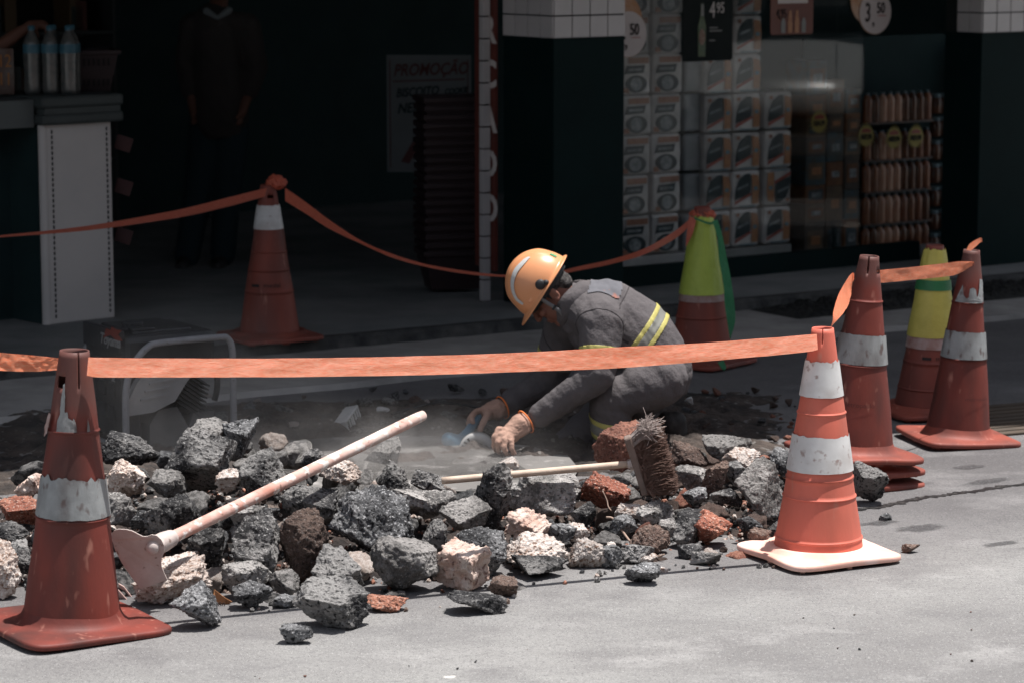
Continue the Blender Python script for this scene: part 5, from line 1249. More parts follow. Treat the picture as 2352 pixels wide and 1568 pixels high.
for x0, x1 in ((.47, am1-.003), (am1+.003, am2-.003), (am2+.003, aE)):
    bm = bmesh.new(); wb(bm, x0, x1, -.004, .004, .17, 2.35); obj('pane', bm, m_glass, t)
bm = bmesh.new()
wb(bm, aE+.002, aE+.03, -.02, .02, .17, 2.35); obj('frame', bm, M_('dark_frame', (.10,.085,.075), rough=.5), t)
bm = bmesh.new(); wb(bm, aE+.031, aR+.3, -.05, .05, .17, 2.35); obj('side_panel', bm, m_blackp, t)

# goods in the window -----------------------------------------------------
m_pk = M_('white_pack_film', (.56,.52,.50), (.42,.39,.385), vary=.3, scale=9, rough=.35, bump=.5, bscale=10, bdist=.012)
m_pd = M_('pack_dark_print', (.008,.022,.028), (.02,.035,.042), scale=30, rough=.4); m_pb = M_('pack_brown_print', (.26,.10,.06), (.34,.17,.11), scale=50, rough=.4)
m_pw = M_('pack_pale_print', (.33,.34,.35), (.10,.12,.13), scale=45, rough=.4); m_po = M_('pack_orange_print', (.42,.20,.09), (.30,.12,.06), scale=60, rough=.4)
m_pbl = M_('pack_blue_print', (.10,.20,.25), rough=.4); m_pr = M_('pack_red_stripe', (.32,.07,.05), rough=.4)
def ell(cx, cy, rx, ry, n=24, a0=0, a1=360): return [(cx+rx*math.cos(R(a0+(a1-a0)*k/n)), cy+ry*math.sin(R(a0+(a1-a0)*k/n))) for k in range(n if a1-a0 == 360 else n+1)]
def pack(kind, w_, h_, label, group):
    t = wthing('toilet_paper_pack' if kind < 2 else 'pack', label, 'paper pack', 0, 0, 0, group)
    bm = bmesh.new(); wb(bm, -w_/2, w_/2, 0, .22, 0, h_, bev=.018); b2 = bm
    bmesh.ops.subdivide_edges(b2, edges=[e for e in b2.edges if e.calc_length() > .05], cuts=3, use_grid_fill=True)
    for v in b2.verts: v.co += Vector((0,-1,0))*.004*noise.noise(v.co*22) if v.co.y < .05 else Vector((0,0,0))
    obj('wrapper', b2, m_pk, t)
    def pr(poly, mat, nm, off):
        bm = bmesh.new(); prism(bm, [(x*w_-w_/2, y*h_) for x,y in poly], .0012, Matrix.Translation((0,-off,0)) @ MX); bmesh.ops.recalc_face_normals(bm, faces=bm.faces); obj(nm, bm, mat, t)
    if kind == 0:
        pr([(.20,.78),(.90,.78),(.90,.93),(.20,.93)], m_pb, 'top_band', .0060)
        pr([(.08,.52),(.72,.54),(.78,.74),(.16,.73)], m_pd, 'name_block', .0060)
        pr([(.20,.60),(.66,.605),(.67,.66),(.21,.655)], m_pw, 'name_stroke', .0075)
        pr(ell(.48,.27,.36,.22), m_pd, 'picture', .0050); pr(ell(.47,.27,.20,.17,14), m_pw, 'picture_figure', .0072)
        pr([(.05,.05),(.25,.05),(.20,.16),(.06,.18)], m_pb, 'corner_print', .0068)
    else:
        pr([(.05,.22),(.10,.55),(.22,.78),(.45,.92),(.62,.92),(.64,.5),(.60,.36)], m_pd, 'picture', .0060)
        pr([(.12,.48),(.54,.60),(.55,.66),(.14,.55)], m_pw, 'name_stroke', .0075)
        pr([(.06,.10),(.66,.34),(.66,.41),(.06,.19)], m_pr, 'stripe', .0070)
        pr([(.68,.10),(.92,.10),(.95,.60),(.90,.86),(.66,.90),(.69,.5)], m_po, 'side_band', .0055)
        pr([(.74,.46),(.88,.46),(.88,.56),(.74,.56)], m_pbl, 'side_mark', .0075); pr([(.2,.035),(.8,.035),(.8,.065),(.2,.065)], m_pbl, 'bottom_line', .0060)
        pr(ell(.16,.86,.07,.055,12), m_pb, 'dot', .0065)
    return t
def copy_tree(o, parent=None):
    c = o.copy(); C.objects.link(c)
    if parent is not None: c.parent = parent
    for ch in list(o.children): copy_tree(ch, c)
    return c
ordn = ['bottom','second','third','fourth','fifth','sixth','seventh']
s_a = lambda px, b: inshop(px, 300, b)[0]
z_a = lambda px, py, b: inshop(px, py, b)[1]
BP = .80
colsA = [(1430,1491),(1498,1566)]; rowsA = [581,489,398,307,215,124,33]
pa = pack(0, s_a(1566,BP)-s_a(1498,BP)-.006, z_a(1530,489,BP)-z_a(1530,581,BP)-.006, 'x', 'white packs with a dark round picture'); first = True
for ci, (x0,x1) in enumerate(colsA):
    for ri, yb in enumerate(rowsA):
        o = pa if first else copy_tree(pa); first = False
        a = (s_a(x0,BP)+s_a(x1,BP))/2+rnd.uniform(-.006,.006); z = z_a(1530, yb, BP); o.location = W(a, BP, z); o.rotation_euler = (0,0,SR+rnd.uniform(-.07,.07))
        o['label'] = 'white pack with dark round picture, %s column by the pillar, %s' % (('left','right')[ci], 'bottom one' if ri == 0 else ordn[ri]+' one up')
colsB = [(1619,1681),(1684,1748),(1756,1822)]; rowsB = [566,478,391,302,213,124,35]; first = True
pb = pack(1, s_a(1748,BP)-s_a(1684,BP)-.006, z_a(1716,478,BP)-z_a(1716,566,BP)-.006, 'x', 'white packs with a dark swoosh and orange band')
for ci, (x0,x1) in enumerate(colsB):
    for ri, yb in enumerate(rowsB):
        if ci == 2 and ri > 3: continue
        o = pb if first else copy_tree(pb); first = False
        a = (s_a(x0,BP)+s_a(x1,BP))/2; z = z_a(1716, yb, BP); o.location = W(a, BP, z)
        o.rotation_euler = (0,0,SR+rnd.uniform(-.03,.03))
        if ci == 2 and ri == 1: o.rotation_euler = (0, R(180), SR); o.location = W(a, BP, z+z_a(1716,478,BP)-z_a(1716,566,BP)-.006)
        o['label'] = 'white pack with dark swoosh and orange band, %s column, %s' % (('left','middle','right')[ci], 'bottom one' if ri == 0 else ordn[ri]+' one up') + (', upside down' if ci == 2 and ri == 1 else '')
# plain packs seen side on between the groups
w_ = s_a(1612,BP+.04)-s_a(1572,BP+.04)
for ri, yb in enumerate(rowsA[:5]):
    bm = bmesh.new(); z0 = z_a(1590, yb-4, BP+.04); z1 = z_a(1590, rowsA[ri]-92, BP+.04); wb(bm, -w_/2, w_/2, 0, .2, 0, z1-z0-.006, bev=.015)
    o = obj('pack', bm, M_('grey_pack_side', (.16,.17,.18), (.24,.24,.25), scale=12, rough=.4, bump=.4, bscale=14)) if ri == 0 else None
    if o is None: o = psrc.copy(); C.objects.link(o)
    psrc = o; o.location = W(s_a(1592,BP+.04), BP+.04, z0); o.rotation_euler = (0,0,SR); tag(o, 'plain greyish pack side between the two pack groups, '+('bottom one' if ri == 0 else ordn[ri]+' one up'), 'paper pack', 'plain pack sides')
# white display shelves
for nm, x0, x1, y0, y1, lab in (('display_stand', 1420, 1612, 585, 613, 'white low display base under the left packs'), ('display_stand', 1612, 1822, 570, 592, 'grey low display base under the right packs')):
    a0, a1 = s_a(x0,BP-.03), s_a(x1,BP-.03); zt_ = z_a(1530, rowsA[0]+1, BP) if x0 < 1600 else z_a(1716, rowsB[0]+1, BP)
    t = wthing(nm, lab, 'display base', (a0+a1)/2, BP-.03, 0); bm = bmesh.new(); wd = a1-a0; wb(bm, -wd/2, wd/2, 0, .35, zt_-.065, zt_-.002, bev=.004); obj('top', bm, m_pk if x0 < 1600 else m_gp2, t)
    bm = bmesh.new(); 
    for xx in (-wd/2+.03, wd/2-.03): wb(bm, xx-.02, xx+.02, .05, .30, ZS, zt_-.065)
    obj('feet', bm, m_gp, t)
# cartons between packs and bottles
BC = 1.0; m_box = [M_('carton_%s' % n_, c_, c2_, scale=24, rough=.7) for n_, c_, c2_ in (('brown',(.10,.075,.06),(.06,.05,.045)),('tan',(.16,.11,.07),(.11,.07,.05)),('orange',(.20,.09,.04),(.12,.05,.03)),('blue',(.05,.09,.11),(.07,.06,.05)))]
q = 0
for (x0,x1) in ((1852,1898),(1900,1938),(1942,1976)):
    yb = 588; 
    while yb > 215:
        hh = rnd.choice((42,55,68,80)); a0, a1 = s_a(x0,BC), s_a(x1,BC); z0 = z_a(1900,yb,BC); z1 = z_a(1900,yb-hh,BC)
        bm = bmesh.new(); wb(bm, -(a1-a0)/2+.002, (a1-a0)/2-.002, 0, .2, 0, z1-z0-.003, bev=.002); mt = m_box[q%4]
        o = obj('carton', bm, mt); o.location = W((a0+a1)/2, BC, z0); o.rotation_euler = (0,0,SR); tag(o, 'small dark carton in the mixed stack between paper packs and bottles', 'carton', 'cartons in the window')
        bm = bmesh.new(); wb(bm, -(a1-a0)*.36, (a1-a0)*.36, -.003, -.001, (z1-z0)*.2, (z1-z0)*.75); obj('printed_panel', bm, m_box[(q+1+q//3)%4], o)
        bm = bmesh.new(); wb(bm, -(a1-a0)*.2, (a1-a0)*.25, -.005, -.0035, (z1-z0)*.35, (z1-z0)*.6); obj('printed_mark', bm, m_pw if q%3 else m_po, o)
        yb -= hh; q += 1
# bottles
m_or = M_('orange_drink', (.20,.075,.035), (.13,.045,.025), scale=10, vary=.6, rough=.25, spec=.5); m_or2 = M_('pale_orange_drink', (.55,.30,.20), (.46,.22,.14), scale=10, rough=.2, spec=.6)
m_cap = M_('grey_blue_cap', (.12,.17,.19), rough=.5); m_lbl = M_('dark_label', (.05,.05,.055), (.15,.09,.07), scale=30, rough=.5)
def bottle(mat, h_, r_):
    t = wthing('bottle', 'x', 'bottle', 0, 0, 0, 'drink bottles stacked in rows')
    bm = bmesh.new(); rg = lathe(bm, [(0,0),(r_,.0),(r_,.05*h_),(r_*.96,.4*h_),(r_,.72*h_),(r_*.8,.84*h_),(r_*.4,.90*h_),(r_*.4,.94*h_)], 16); obj('body', bm, mat, t, True)
    bm = bmesh.new(); lathe(bm, [(r_*.46,.93*h_),(r_*.46,.995*h_),(0,.995*h_)], 12); obj('cap', bm, m_cap, t)
    return t
BB = 1.05; hB = z_a(2050,362,BB)-z_a(2050,434,BB)
bots = [bottle(m_or, hB-.012, .030), bottle(m_or2, hB-.012, .030)]; used = [0,0]
rowsC = [('bottom',578,1),('second',507,1),('third',434,1),('fourth',362,1),('fifth',276,1)]
for ri,(rn_, yb, _) in enumerate(rowsC):
    bm = bmesh.new(); a0, a1 = s_a(1982,BB), s_a(2136,BB); z0 = z_a(2050, yb+3, BB); wb(bm, 0, a1-a0, -.03, .20, -.012, 0); o = obj('tray', bm, m_lbl); o.location = W(a0, BB, z0); o.rotation_euler = (0,0,SR)
    tag(o, 'thin dark tray under the %s row of orange bottles' % rn_, 'tray', 'trays under bottles')
    for ci in range(9):
        k = 1 if ci in (2,3,4) else 0; o = bots[k] if not used[k] else copy_tree(bots[k]); used[k] = 1
        a = a0+(a1-a0)*(ci+.5)/9; o.location = W(a, BB, z0); o.rotation_euler = (0,0,SR)
        o['label'] = 'orange drink bottle, %s from left in the %s row' % (('first','second','third','fourth','fifth','sixth','seventh','eighth','last')[ci], ('bottom','second lowest','middle','second highest','top')[ri])
jar = wthing('jar', 'x', 'jar', 0, 0, 0, 'jars at the right of the window')
bm = bmesh.new(); lathe(bm, [(0,0),(.032,0),(.034,.01),(.034,.085),(.026,.10)], 16); obj('glass', bm, M_('amber_jar', (.14,.055,.03), (.07,.03,.02), scale=14, rough=.2), jar, True)
bm = bmesh.new(); lathe(bm, [(.030,.10),(.030,.122),(0,.122)], 16); obj('lid', bm, m_cap, jar); first = True
for ri in range(7):
    for ci in range(3):
        o = jar if first else copy_tree(jar); first = False; a0, a1 = s_a(2140,BB), s_a(2190,BB)
        o.location = W(a0+(a1-a0)*(ci+.5)/3, BB, z_a(2165, 578-53*ri, BB)); o.rotation_euler = (0,0,SR)
        o['label'] = 'dark amber jar beside the bottles, %s column, %s' % (('left','middle','right')[ci], 'bottom one' if ri == 0 else ordn[ri]+' one up')
# rack that carries them
t = wthing('display_rack', 'dark shelving rack holding cartons, bottles and jars in the window', 'rack', s_a(1850,1.27), 1.27, 0); bm = bmesh.new(); L_ = s_a(2200,1.27)-s_a(1850,1.27)
wb(bm, -.02, L_, 0, .03, ZS, 1.35); wb(bm, -.02, .0, -.3, 0, ZS, .22); wb(bm, L_-.02, L_, -.3, 0, ZS, 1.3); obj('back_panel', bm, m_dwall, t)
# starburst price cards
m_yb = M_('yellow_card', (.42,.33,.09), (.34,.26,.07), scale=10, rough=.6)
def burst(px, py, b, txt, label, r_=.072):
    a, z = inshop(px, py, b); t = wthing('price_card', label, 'price card', a, b, z, 'yellow starburst price cards')
    poly = []
    for k in range(44):
        rr = r_*(1.0 if k%2 == 0 else .74)*(1+.12*math.sin(k*2.7)); poly.append((rr*math.cos(k*math.pi/22), rr*1.05*math.sin(k*math.pi/22)))
    bm = bmesh.new(); prism(bm, poly, .002, MX); bmesh.ops.recalc_face_normals(bm, faces=bm.faces); obj('card', bm, m_yb, t)
    bm = bmesh.new(); prism(bm, [(-.04,.018),(.04,.018),(.035,.038),(0,.046),(-.035,.038)], .001, Matrix.Translation((0,-.0025,0)) @ MX); bmesh.ops.recalc_face_normals(bm, faces=bm.faces); obj('red_banner', bm, m_pr, t)
    writing(txt, .042, Matrix.Translation((0,-.004,-.008)) @ MX, m_ink, t, sx=.75, font_off=.001)
burst(1881, 281, .96, 'R$4,99', 'yellow starburst card reading R$4,99 above the mixed cartons')
for px_, py_, pl_ in ((1989,312,'left'),(2053,317,'middle'),(2103,314,'right')): burst(px_, py_, .98, 'R$3,50', 'yellow starburst card, %s of the three in front of the orange bottles' % pl_)
# signs hung on the glass
m_sgw = M_('sign_white', (.56,.50,.49), (.52,.46,.45), scale=3, rough=.5); m_sgo = M_('sign_orange', (.42,.20,.09), (.50,.36,.28), scale=12, rough=.5)
m_sgd = M_('poster_dark', (.008,.012,.012), (.014,.018,.018), scale=4, rough=.5, spec=.05); m_sgr = M_('poster_red', (.17,.065,.045), (.14,.05,.038), scale=4, rough=.5); m_bg = M_('bottle_green', (.035,.07,.035), (.06,.09,.03), scale=20, rough=.3)
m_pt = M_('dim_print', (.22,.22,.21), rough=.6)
def wprism(poly, th, off, mat, nm, t):
    bm = bmesh.new(); prism(bm, poly, th, Matrix.Translation((0,-off,0)) @ MX); bmesh.ops.recalc_face_normals(bm, faces=bm.faces); return obj(nm, bm, mat, t)
def round_sign(px, py, r_, label, whole):
    a, z = inshop(px, py, .485); t = wthing('round_sign', label, 'price sign', a, .485, z, 'round price signs on the glass')
    wprism(ell(-.045,.075,r_*1.16,r_*1.16,40), .003, 0, m_sgo, 'orange_disc', t); wprism(ell(0,0,r_*1.03,r_*1.03,40), .003, .004, m_sgo, 'rim', t); wprism(ell(0,0,r_,r_,40), .003, .008, m_sgw, 'white_disc', t)
    writing(whole, .155, Matrix.Translation((-.062,-.014,-.005)) @ MX, m_ink, t, sx=.62, font_off=.0015); writing(',', .12, Matrix.Translation((-.018,-.014,-.035)) @ MX, m_ink, t)
    writing('50', .090, Matrix.Translation((.040,-.014,.022)) @ MX, m_ink, t, sx=.72, font_off=.001)
    wprism([(.02,-.022),(.08,-.022),(.08,-.017),(.02,-.017)], .001, .0125, m_pr, 'underline', t)
round_sign(1441, 79, .124, 'round white 3,50 price sign half hidden by the tiled pillar', '3'); round_sign(2008, 29, .124, 'round white 3,50 price sign hanging at the top right of the window', '3')
def rect_sign(x0, x1, ytop, ybot, mat, label, nm):
    xm = (x0+x1)/2; a, z = inshop(xm, ybot, .484); a0, a1 = s_a(x0,.484), s_a(x1,.484); z1 = z_a(xm, ytop, .484); t = wthing(nm, label, 'poster', a, .484, z)
    w_ = a1-a0; h_ = z1-z; c_ = .012
    wprism([(-w_/2+c_,0),(w_/2-c_,0),(w_/2,c_),(w_/2,h_),(-w_/2,h_),(-w_/2,c_)], .004, 0, mat, 'board', t); return t, w_, h_
t, w_, h_ = rect_sign(1567, 1681, -70, 141, m_sgd, 'dark poster with a green bottle and the price 4,95 on the window', 'poster')
k_ = h_/211
def Z(y): return (141-y)*k_
wprism([(-.070,Z(130)),(-.02,Z(130)),(-.016,Z(60)),(-.030,Z(40)),(-.033,Z(8)),(-.055,Z(8)),(-.058,Z(40)),(-.074,Z(60))], .001, .006, m_bg, 'bottle_picture', t)
wprism([(-.054,Z(36)),(-.033,Z(36)),(-.035,Z(10)),(-.053,Z(10))], .001, .0075, m_pt, 'bottle_foil', t); wprism(ell(-.045,Z(85),.022,.045,20), .001, .0075, M_('label_red', (.16,.05,.03), (.25,.2,.15), scale=60, rough=.5), 'bottle_label', t)
writing('4', .125, Matrix.Translation((.030,-.0065,Z(25))) @ MX, m_let, t, sx=.7); writing('95', .085, Matrix.Translation((.088,-.0065,Z(20))) @ MX, m_let, t, sx=.7)
writing('ICE BEER', .018, Matrix.Translation((.045,-.0065,Z(66))) @ MX, m_pt, t) if False else None
for (xa,xb,yy) in ((.01,.07,66),(.01,.10,73),(.01,.05,95)): wprism([(xa,Z(yy)),(xb,Z(yy)),(xb,Z(yy-3)),(xa,Z(yy-3))], .001, .0065, m_pt, 'small_print', t)
t, w_, h_ = rect_sign(1769, 1866, -60, 80, m_sgr, 'small brown-red poster with four little bottles and the price 4,95', 'poster'); k_ = h_/140
def Z(y): return (80-y)*k_
wprism([(-w_*.34,Z(8)),(w_*.36,Z(8)),(w_*.36,Z(-20)),(-w_*.34,Z(-20))], .001, .006, m_sgw, 'white_panel', t); writing('4,95', .075, Matrix.Translation((-w_*.25,-.0065,Z(32))) @ MX, m_ink, t, sx=.6)
for k in range(4): wprism([(-w_*.26+k*w_*.16,Z(76)),(-w_*.16+k*w_*.16,Z(76)),(-w_*.16+k*w_*.16,Z(52)),(-w_*.19+k*w_*.16,Z(42 if k in(0,3) else 24)),(-w_*.23+k*w_*.16,Z(42 if k in (0,3) else 24)),(-w_*.26+k*w_*.16,Z(52))], .001, .0065, m_pt if k in (0,3) else m_po, 'bottle_picture', t)

# ---------------- left side of the shop ----------------
m_pan = M_('cream_counter_panel', (.60,.56,.54), (.53,.50,.49), scale=2.2, rough=.6)
m_ctop = M_('dark_counter_edge', (.055,.065,.065), (.045,.052,.052), scale=6, rough=.5)
P0 = G(105,747,ZS); P1 = G(264,729,ZS); cd = (P1-P0); cw = cd.length; ca = math.atan2(cd.y, cd.x)
t = thing('checkout_counter', 'pale checkout counter end panel with a dark rounded top at the far left', 'counter', P0, ca)
zp = 1.0; bm = bmesh.new(); wb(bm, .03, cw, 0, .02, .0, zp, bev=.006); obj('end_panel', bm, m_pan, t)
bm = bmesh.new(); tube(bm, [(.022,.02,0),(.022,.02,zp)], .024, 20); obj('rounded_edge', bm, m_pan, t); bm = bmesh.new(); wb(bm, .004, .02, .045, .5, 0, zp); obj('side_panel', bm, m_dwall, t)
for xx in (.062, cw-.028):
    bm = bmesh.new()
    for k in range(36): wb(bm, xx-.004, xx+.004, -.003, .001, .03+k*.0265, .047+k*.0265)
    obj('slotted_strip', bm, m_dark, t)
bm = bmesh.new(); wb(bm, -.02, cw+.05, -.05, .55, zp+.002, zp+.055, bev=.015); wb(bm, -.02, cw+.05, -.05, .55, zp+.085, zp+.145, bev=.015); wb(bm, .0, cw+.035, -.035, .53, zp+.05, zp+.09); obj('counter_top', bm, m_ctop, t)
bm = bmesh.new(); wb(bm, -.9, -.022, .02, .55, zp-.01, zp+.13, bev=.006); obj('side_counter', bm, M_('grey_counter_side', (.10,.11,.11), rough=.6), t)
bm = bmesh.new(); wb(bm, -.9, cw-.03, .30, .34, .0, zp-.03); obj('back_board', bm, m_dwall, t)
ct = ZS+zp+.145
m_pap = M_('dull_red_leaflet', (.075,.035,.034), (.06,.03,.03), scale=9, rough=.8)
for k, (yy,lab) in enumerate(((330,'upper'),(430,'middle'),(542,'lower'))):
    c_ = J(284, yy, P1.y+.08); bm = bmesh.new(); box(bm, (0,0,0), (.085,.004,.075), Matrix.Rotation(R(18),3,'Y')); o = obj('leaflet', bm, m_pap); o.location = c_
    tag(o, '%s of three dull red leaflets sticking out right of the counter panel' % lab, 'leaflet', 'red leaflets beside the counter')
# bottle pack, basket, price board on the counter
m_pet = M_('clear_bottle', (.055,.065,.065), (.10,.095,.09), scale=30, rough=.2, spec=.6); m_pbl2 = M_('blue_label', (.035,.10,.14), (.05,.13,.17), scale=30, rough=.4)
Yb = P0.y+.20; bc = J(118, 232, Yb); sB = pxs(bc)
t = thing('water_bottle_pack', 'shrink-wrapped six-pack of water bottles with blue labels on the counter', 'bottle pack', (bc.x, Yb, ct)); hb_ = .345
for j in range(2):
    for i in range(3):
        bm = bmesh.new(); lathe(bm, [(0,0),(.042,0),(.045,.02),(.043,.10),(.045,.20),(.045,.25),(.030,.29),(.015,.31),(.015,.325)], 18); bmesh.ops.translate(bm, vec=((i-1)*.092, j*.092, 0), verts=bm.verts); b_ = obj('bottle', bm, m_pet, t, True)
        bm = bmesh.new(); lathe(bm, [(.0458,.205),(.0458,.25)], 18); bmesh.ops.translate(bm, vec=((i-1)*.092, j*.092, 0), verts=bm.verts); obj('label_band', bm, m_pbl2, b_, True)
        bm = bmesh.new(); lathe(bm, [(.018,.318),(.018,.342),(0,.342)], 14); bmesh.ops.translate(bm, vec=((i-1)*.092, j*.092, 0), verts=bm.verts); obj('cap', bm, m_pbl2, b_, True)
m_bsk = M_('dark_red_basket_plastic', (.030,.018,.020), (.024,.015,.017), scale=6, rough=.5)
def basket_bm(w0, w1, d0, d1, h_):
    bm = bmesh.new(); A = [bm.verts.new((x*w0/2,y*d0/2,0)) for x,y in ((-1,-1),(1,-1),(1,1),(-1,1))]; B = [bm.verts.new((x*w1/2,y*d1/2,h_)) for x,y in ((-1,-1),(1,-1),(1,1),(-1,1))]
    bm.faces.new(A[::-1])
    for i in range(4): bm.faces.new((A[i],A[(i+1)%4],B[(i+1)%4],B[i]))
    return bm
bk = thing('shopping_basket', 'dark red shopping basket with slotted sides standing behind the water bottles', 'basket', (J(195,205,Yb+.25).x, Yb+.28, ct), R(18))
bm = basket_bm(.22,.30,.18,.24,.20); o = obj('tub', bm, m_bsk, bk); o.modifiers.new('t','SOLIDIFY').thickness = .004
bm = bmesh.new()
for y_ in (-.125,.125): box(bm, (0,y_,.20), (.33,.018,.022), bev=.004)
for x_ in (-.155,.155): box(bm, (x_,0,.20), (.018,.26,.022), bev=.004)
obj('rim', bm, m_bsk, bk)
for zz in (.045,.15):
    bm = bmesh.new()
    for k in range(9): box(bm, (-.10+.025*k, -.100-.012*(zz/.1), zz), (.008,.004,.035))
    obj('slot_row', bm, m_dark, bk)
pbx = J(16, 236, Yb-.02); t = thing('price_board', 'small price board with orange 12 and 11 at the left edge of the counter', 'price board', (pbx.x, Yb-.05, ct))
bm = bmesh.new(); box(bm, (0,0,.115), (.09,.012,.23), bev=.003); obj('board', bm, M_('dim_brown_board', (.075,.035,.025), (.12,.10,.09), scale=14, rough=.6), t)
m_or3 = M_('orange_digits', (.30,.12,.03), rough=.6)
writing('12', .09, Matrix.Translation((0,-.007,.165)) @ MX, m_or3, t, sx=.8); writing('11', .09, Matrix.Translation((0,-.007,.075)) @ MX, m_or3, t, sx=.8)
# cashier seated at the counter, reaching to the bottles
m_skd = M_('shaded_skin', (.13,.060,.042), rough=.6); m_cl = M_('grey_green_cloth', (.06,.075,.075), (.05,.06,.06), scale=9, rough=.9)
YC = P0.y+.30
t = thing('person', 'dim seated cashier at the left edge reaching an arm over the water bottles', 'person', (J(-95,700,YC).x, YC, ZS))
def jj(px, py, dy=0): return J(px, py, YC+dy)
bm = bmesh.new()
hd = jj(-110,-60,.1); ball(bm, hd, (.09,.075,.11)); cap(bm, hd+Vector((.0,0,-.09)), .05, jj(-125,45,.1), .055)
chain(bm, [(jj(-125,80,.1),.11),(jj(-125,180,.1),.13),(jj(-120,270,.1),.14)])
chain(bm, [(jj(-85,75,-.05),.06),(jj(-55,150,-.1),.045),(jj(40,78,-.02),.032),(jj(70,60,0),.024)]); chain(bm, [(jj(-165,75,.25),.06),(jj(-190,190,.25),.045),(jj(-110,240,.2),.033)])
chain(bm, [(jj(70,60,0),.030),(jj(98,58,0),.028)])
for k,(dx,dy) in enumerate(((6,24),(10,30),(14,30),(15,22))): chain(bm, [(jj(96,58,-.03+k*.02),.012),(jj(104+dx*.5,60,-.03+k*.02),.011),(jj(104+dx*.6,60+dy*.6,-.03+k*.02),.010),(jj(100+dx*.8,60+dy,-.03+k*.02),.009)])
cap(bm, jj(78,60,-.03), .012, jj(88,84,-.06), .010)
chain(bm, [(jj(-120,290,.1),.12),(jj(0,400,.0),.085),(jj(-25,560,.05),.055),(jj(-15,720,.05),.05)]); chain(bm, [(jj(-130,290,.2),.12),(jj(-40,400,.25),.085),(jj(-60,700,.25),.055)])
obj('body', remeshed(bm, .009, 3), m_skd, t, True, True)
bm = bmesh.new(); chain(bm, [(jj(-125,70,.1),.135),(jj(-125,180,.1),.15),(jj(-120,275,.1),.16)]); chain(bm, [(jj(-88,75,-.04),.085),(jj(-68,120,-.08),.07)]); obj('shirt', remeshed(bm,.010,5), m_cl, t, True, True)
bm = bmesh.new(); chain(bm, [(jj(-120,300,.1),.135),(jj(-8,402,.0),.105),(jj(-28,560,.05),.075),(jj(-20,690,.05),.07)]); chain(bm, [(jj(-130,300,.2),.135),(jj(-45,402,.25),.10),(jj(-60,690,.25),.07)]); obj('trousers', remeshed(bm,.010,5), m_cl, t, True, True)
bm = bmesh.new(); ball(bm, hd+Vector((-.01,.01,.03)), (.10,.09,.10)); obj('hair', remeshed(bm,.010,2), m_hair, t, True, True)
# person standing deep in the shop
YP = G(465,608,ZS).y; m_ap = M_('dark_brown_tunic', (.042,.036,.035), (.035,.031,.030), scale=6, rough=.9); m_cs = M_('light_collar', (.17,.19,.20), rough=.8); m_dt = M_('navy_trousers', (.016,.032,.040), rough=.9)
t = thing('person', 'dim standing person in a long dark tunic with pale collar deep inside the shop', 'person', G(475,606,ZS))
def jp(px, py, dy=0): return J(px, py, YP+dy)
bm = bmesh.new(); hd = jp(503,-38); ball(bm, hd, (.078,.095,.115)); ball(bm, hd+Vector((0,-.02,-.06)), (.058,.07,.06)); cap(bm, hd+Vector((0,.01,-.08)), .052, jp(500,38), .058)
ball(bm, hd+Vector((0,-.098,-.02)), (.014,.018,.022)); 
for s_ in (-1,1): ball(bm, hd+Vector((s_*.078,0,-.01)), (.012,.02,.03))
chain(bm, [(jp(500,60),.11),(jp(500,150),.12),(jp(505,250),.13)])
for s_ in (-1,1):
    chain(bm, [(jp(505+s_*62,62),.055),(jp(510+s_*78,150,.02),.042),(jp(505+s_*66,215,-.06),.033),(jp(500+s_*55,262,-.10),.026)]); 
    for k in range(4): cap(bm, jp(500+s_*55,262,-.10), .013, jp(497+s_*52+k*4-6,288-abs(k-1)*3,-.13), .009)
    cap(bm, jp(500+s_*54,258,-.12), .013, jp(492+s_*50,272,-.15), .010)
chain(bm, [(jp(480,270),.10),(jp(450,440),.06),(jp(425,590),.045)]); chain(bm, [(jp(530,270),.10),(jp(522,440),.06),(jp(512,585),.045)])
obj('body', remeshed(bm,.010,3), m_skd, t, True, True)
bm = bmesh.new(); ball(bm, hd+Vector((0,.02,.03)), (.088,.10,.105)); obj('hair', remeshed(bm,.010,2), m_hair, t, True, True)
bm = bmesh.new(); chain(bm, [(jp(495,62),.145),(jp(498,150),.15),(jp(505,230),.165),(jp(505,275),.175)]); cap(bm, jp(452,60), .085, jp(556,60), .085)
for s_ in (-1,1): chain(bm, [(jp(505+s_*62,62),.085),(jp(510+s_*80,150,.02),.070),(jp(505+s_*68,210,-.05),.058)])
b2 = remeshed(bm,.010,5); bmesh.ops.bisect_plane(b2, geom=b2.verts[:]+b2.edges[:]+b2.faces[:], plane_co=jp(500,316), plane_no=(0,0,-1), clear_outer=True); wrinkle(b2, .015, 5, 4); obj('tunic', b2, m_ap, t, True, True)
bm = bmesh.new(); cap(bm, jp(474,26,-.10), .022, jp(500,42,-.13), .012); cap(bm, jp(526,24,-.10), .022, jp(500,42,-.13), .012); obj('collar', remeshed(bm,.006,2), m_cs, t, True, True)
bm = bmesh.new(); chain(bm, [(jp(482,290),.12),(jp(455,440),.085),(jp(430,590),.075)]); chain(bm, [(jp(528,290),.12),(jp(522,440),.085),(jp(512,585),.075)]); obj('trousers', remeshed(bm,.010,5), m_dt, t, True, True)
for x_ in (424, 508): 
    bm = bmesh.new(); cap(bm, jp(x_,598,0), .045, jp(x_-8,612,-.16), .038); obj('shoe', remeshed(bm,.010,3), m_boot, t, True, True)
